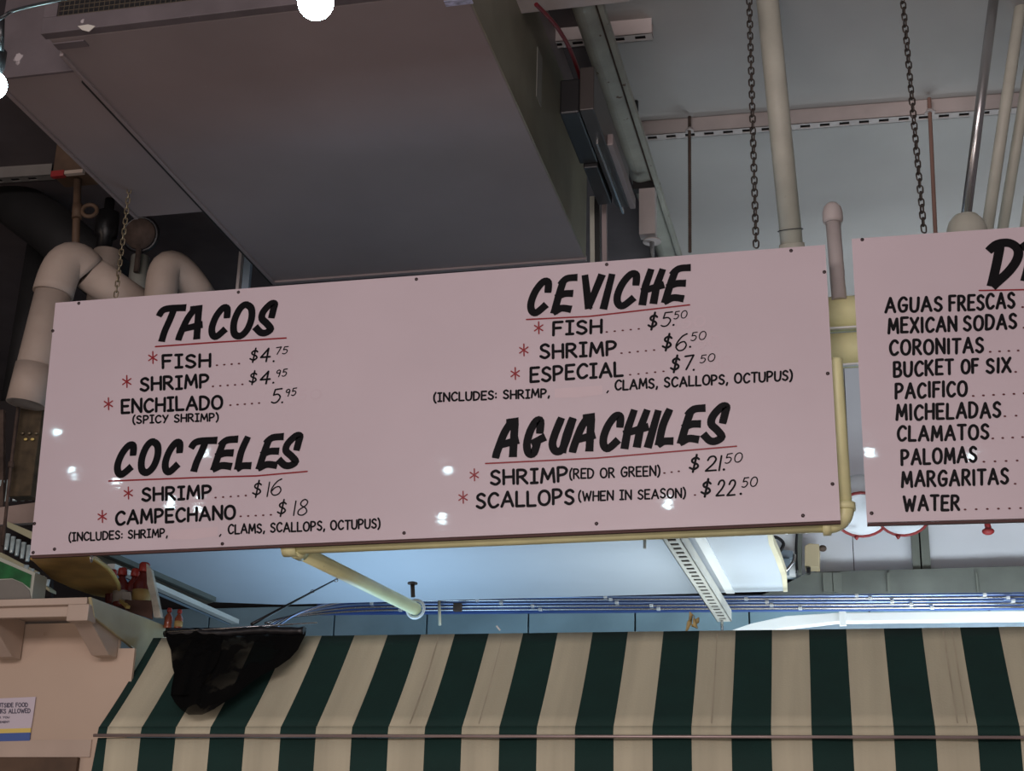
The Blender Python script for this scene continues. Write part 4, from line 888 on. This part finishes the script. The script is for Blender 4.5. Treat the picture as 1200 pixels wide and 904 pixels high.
# fluorescent fixtures in the stall (behind the awning)
def tube_lamp(label, x0, x1, Y, Z):
    t = thing('tube_lamp', label, 'lamp', ((x0+x1)/2, Y, Z))
    MB().box((x0, Y-.04, Z-.07), (x1, Y+.04, Z-.02)).build('housing', M['white'], t, bevel=.004)
    for xx in (x0+.1, x1-.1): MB().tube([(xx, Y, 0), (xx, Y, Z-.07)], .012, 8).build('stand', M['steel'], t)
    MB().tube([(x0+.03, Y, Z), (x1-.03, Y, Z)], .013, 12).build('tube', mat('tube_glow', (.9, .95, 1), .3, var=0, emit=(.75, .9, 1), estr=5), t)
tube_lamp('fluorescent uplight hidden behind the awning, near the middle of the stall', -1.2, 0.3, 5.7, 2.52)
tube_lamp('fluorescent uplight hidden behind the right end of the awning', 0.2, 1.3, 6.1, 2.60)

# ================================================================== FAR WALL DETAILS at right
def canister(x, y, r, label):
    p = at_y(x, y, 7.2-(x-1010)*.004); ax = Vector((0.02, -.62, -.78)); rr = px(r, p)
    t = thing('white_canister', label, 'canister', p-Vector((0, 0, rr)), 'white canisters under the drinks board')
    MB().lathe(p-ax*.16, [(rr*.96, 0), (rr, .03), (rr, .155), (rr*.92, .165), (rr*.8, .165), (.002, .17)], ax, 28).build('body', M['pail'], t)
    MB().torus(p, ax, rr*1.02, .007, 28, 8).build('red_rim', M['paintred'], t)
    MB().lathe(p-ax*.004+Vector((-.03, 0, -rr*.85)), [(.014, 0), (.009, .010), (.003, .018)], (0, 0, -1), 8).build('red_drip', M['paintred'], t)
canister(1010, 603.5, 31, 'left white canister with a red rim, in the gap between the boards')
canister(1059, 604, 29, 'right white canister with a red rim, beside the dark posts')
rt_ = thing('red_valve', 'small red valve poking below the drinks board', 'valve', at_y(1158, 628, 7.2))
MB().tube([at_y(1157, 600, 7.39), at_y(1157, 606, 7.25), at_y(1157, 615, 7.2), at_y(1159, 622, 7.2)], .014, 10).build('neck', M['paintred'], rt_)
MB().ball(at_y(1158, 623, 7.2), .022, (1.3, 1, .8), 12).build('knob', M['paintred'], rt_)
ob = thing('beige_box', 'beige wall box with a black plug, right of the canopy edge', 'box', at_y(953, 668, 7.25))
pslab([(943, 640), (948, 637), (960, 638), (960, 665), (943, 664)], 7.25, .1, 'box', 'tan', ob)
pslab([(945, 665), (950, 665), (949, 672), (945, 672)], 7.24, .04, 'plug', 'blackp', ob)
MB().ball(at_y(964, 643, 7.28), .02, (1, 1, .8), 10).build('knob', M['rust'], ob)
eb = thing('electrical_cabinet', 'pale metal electrical cabinet with cables, beside the canopy edge', 'cabinet', at_y(920, 670, 7.2))
pslab([(898, 600), (932, 600), (932, 674), (900, 676)], 7.3, .08, 'back_plate', 'white', eb)
pslab([(910, 643), (929, 646), (929, 654), (910, 654)], 7.24, .06, 'blue_cover', 'bluegrey', eb)
pslab([(912, 655), (926, 655), (924, 672), (915, 672)], 7.22, .05, 'lower_box', 'bluegrey', eb)
pslab([(933, 620), (940, 620), (939, 672), (934, 672)], 7.26, .04, 'side_channel', 'post', eb)
MB().tube(smooth_pts([at_y(x, y, 7.2) for x, y in ((904, 629), (912, 631), (918, 637), (915, 645), (909, 652))], 4), .008, 8).build('black_cable', M['blackp'], eb)
MB().tube(smooth_pts([at_y(x, y, 7.18) for x, y in ((931, 650), (930, 658), (925, 665), (919, 671))], 4), .008, 8).build('braided_cable', M['steel'], eb)
MB().tube(smooth_pts([at_y(x, y, 7.22) for x, y in ((934, 625), (933, 645), (934, 672))], 4), .006, 8).build('black_cable', M['blackp'], eb)

# ================================================================== AWNING
AX, AY, SW, PSI, SH, SV = -2.32826, 4.39582, .111809, .032167, .316455, .33387
aa = Vector((math.cos(PSI), math.sin(PSI), 0)); nn = Vector((-math.sin(PSI), math.cos(PSI), 0)); AP = Vector((AX, AY, 2.2))
def aw(i, t): # t 0..1 up the slope with slight sag
    s = -.010*math.sin(math.pi*t)
    return AP+aa*(SW*i)+nn*(SH*t)+Vector((0, 0, SV*t+s))
awn = thing('striped_awning', 'green and beige striped fabric awning across the bottom of the picture', 'awning', AP+aa*1.5+Vector((0, 0, -.3)))
def cloth(f, i0, i1, n, rows, name, ripple):
    m = MB(); m.smooth = True; N = int((i1-i0)*4)
    # column stations: stripe boundaries are exact
    st = sorted(set([i0]+[k*.25 for k in range(math.ceil(i0*4), int(i1*4)+1)]+[i1]))
    V = [[m.bm.verts.new(f(s, j/rows)) for j in range(rows+1)] for s in st]
    for a_ in range(len(st)-1):
        mid = (st[a_]+st[a_+1])/2; green = math.floor(mid) % 2 != 0
        for j in range(rows):
            q = m.bm.faces.new((V[a_][j], V[a_+1][j], V[a_+1][j+1], V[a_][j+1])); q.material_index = 0 if green else 1
    return m.build(name, [M['green'], M['beige']], awn, solid=.0025)
I0, I1 = -.27, 31
cloth(lambda i, t: aw(i, t)+Vector((0, 0, .0025*math.sin(i*1.3)*math.sin(math.pi*t))), I0, I1, 4, 8, 'canopy_fabric', 0)
cloth(lambda i, t: AP+aa*(SW*i)-nn*(.004+.006*t)+Vector((0, 0, -.03*t-.0008)), I0, I1, 4, 2, 'front_hem', 0)
cloth(lambda i, t: AP+aa*(SW*(i-(.25*t if i < 0 else 0)))-nn*(.004+.003*math.sin(i*2.1))+Vector((0, 0, -.034-.32*t)), I0, I1, 4, 4, 'valance', 0)
# water stains on four beige stripes
for ii, w0, w1 in ((10.42, .02, .03), (22.55, .03, .03), (22.78, .03, .02), (16.5, .03, .03), (8.55, .03, .03)):
    m = MB(); m.smooth = True; ROWS = 8
    L_ = [m.bm.verts.new(aw(ii-w0*(.85+.15*math.sin(j*1.7))*.5, j/ROWS*.94+.02)-nn*.0022+Vector((0, 0, .0022))) for j in range(ROWS+1)]
    R2 = [m.bm.verts.new(aw(ii+w1*(.85+.15*math.cos(j*1.3))*.5, j/ROWS*.94+.02)-nn*.0022+Vector((0, 0, .0022))) for j in range(ROWS+1)]
    for j in range(ROWS): m.bm.faces.new((L_[j], R2[j], R2[j+1], L_[j+1]))
    m.build('water_stain', M['beigestain'], awn)
p0 = AP+aa*(SW*(I0-.05))-nn*.022+Vector((0, 0, -.029)); p1 = AP+aa*(SW*I1)-nn*.022+Vector((0, 0, -.036))
MB().tube([p0, p1], .0048, 10).build('front_rail', M['rail'], awn)
MB().tube([aw(I0, 1)+Vector((0, 0, -.008)), aw(I1, 1)+Vector((0, 0, -.008))], .006, 8).build('top_rod', M['rail'], awn)
# dried tuft on the awning top
hk = thing('dried_tuft', 'crumpled tan dried leaf stuck above the awning behind the slotted channel end', 'leaf', at_y(808, 738, 4.78))
for k, pts in enumerate(([(804, 741), (808, 730), (811, 722)], [(811, 735), (817, 728), (819, 724)], [(808, 728), (810, 719), (814, 723)], [(810, 732), (815, 736), (813, 724)])):
    MB().tube([at_y(x, y, 4.8-.01*k) for x, y in pts], [.003, .009, .002], 6).build('leaf', M['husk'], hk)
p = at_y(586, 739, 4.74); tag(MB().tube([p, p+Vector((-.012, 0, .014))], .003, 6).build('string_knot', M['white']), 'tiny white string knot on the awning top edge', 'string')
p = at_y(712, 735, 4.74)

# ---- black landing net lying over the awning
NP = AP+nn*(-.03)+Vector((0, 0, .03)); Nn = aa.cross((nn*SH+Vector((0, 0, SV))).normalized()).normalized()
ln = thing('fishing_net', 'black mesh net draped over the left end of the awning from a rod', 'net', at_plane(230, 830, NP, Nn))
rows = [(736, 194, 359), (744, 194, 358), (752, 196, 354), (762, 200, 349), (772, 201, 340), (782, 202, 326), (789, 204, 312), (796, 203, 300), (805, 201, 288), (815, 200, 277), (824, 205, 262), (832, 212, 250), (838, 221, 237)]
for layer, (off, fr) in enumerate(((.0, (0, 1)), (.012, (.0, .40)))):
    m = MB(); m.smooth = True; NC = 22; V = []
    for ri, (y, xl, xr) in enumerate(rows[:13-3*layer]):
        r_ = []
        for c in range(NC+1):
            u = fr[0]+(fr[1]-fr[0])*c/NC; x = xl+(xr-xl)*u
            q = at_plane(x, y, NP, Nn)
            k_ = noise.noise(Vector((x*.05, y*.05, layer*5)))*.016+.008*math.sin(x*.35+y*.08)
            r_.append(m.bm.verts.new(q-Nn*0+(EYE-q).normalized()*(off+.012+k_)))
        V.append(r_)
    for a_, b_ in zip(V, V[1:]):
        for c in range(NC): m.bm.faces.new((a_[c], a_[c+1], b_[c+1], b_[c]))
    m.build('netting', M['net'], ln)
m = MB(); P = []
for k in range(24):
    x = 194+(358-194)*k/23; P.append(at_y(x, 744-4.5*k/23-math.sin(k*.5)*1.0, 4.66)+Vector((0, -.01, 0)))
m.tube(P, [.010+.006*abs(math.sin(k*1.3)) for k in range(24)], 8).build('gathered_edge', M['blackp'], ln)
MB().tube([at_y(196, 741, 4.63), at_y(372, 730, 4.68)], .0028, 8).build('hoop_rod', M['steel'], ln)
MB().tube([at_y(295, 732, 4.66), at_y(345, 705, 4.85), at_y(397, 677.5, 5.0)], [.006, .004, .0025], 8).build('handle', M['blackp'], ln)
for x, y in ((366, 692), (394, 679)): MB().torus(at_y(x, y+1.5, 4.95), (.2, -1, .1), .006, .0016, 12, 6).build('line_guide', M['steel'], ln)

# ================================================================== FESTOON BULBS
def bulb(loc, label, r=.029, group='festoon bulbs'):
    t = thing('festoon_bulb', label, 'bulb', loc, group); loc = Vector(loc)
    MB().ball(loc, r, (1, 1, 1.04), 24).build('globe', M['bulb'], t)
    MB().lathe(loc+Vector((0, 0, r*.92)), [(.013, 0), (.014, .012), (.016, .014), (.016, .05), (.010, .056)], n=14).build('socket', M['blackp'], t)
    return t
b1 = at_y(370, 2, 2.0); b2 = at_y(-8, 100, 2.23)
bulb(b1, 'glowing bulb at the top edge, against the dark duct', .0295, None)
bulb(b2, 'glowing bulb at the left edge, cut by the frame', .0255, None)
tag(MB().tube(smooth_pts([at_y(-60, 60, 2.2), at_y(0, 22, 2.15), at_y(18, 12, 2.15), at_y(70, 0, 2.1), at_y(200, -25, 2.05), at_y(370, -60, 2.0), at_y(700, -80, 2.0)], 6), .0035, 8).build('festoon_cable', M['blackp']), 'black cable of the light string crossing the upper left corner', 'cable')
tag(MB().tube([at_y(2, 22, 2.2), at_y(1, 60, 2.22)], .006, 8).build('bulb_lead', M['blackp']), 'short black lead above the left bulb', 'cable')
# the rest of the light string hangs over the aisle on the viewer's side; the boards mirror it
def mirror(x, y, Y):
    S = at_y(x, y, SY); d = S-EYE; d.y *= -1; return S+d*((SY-Y)/-d.y)
for x, y, Y in ((68, 507, 1.2), (85, 552, 1.6), (240, 530, .8), (233, 594, 1.2), (200, 588, 1.7), (137, 566, 1.0), (524, 550, 1.3), (518, 610, 1.6), (782, 586, 1.0), (1139, 535, 1.0), (1018, 528, 1.5)):
    bulb(mirror(x, y, Y), 'glowing bulb of the light string over the aisle, out of the picture', .018, 'bulbs of the light string over the aisle')
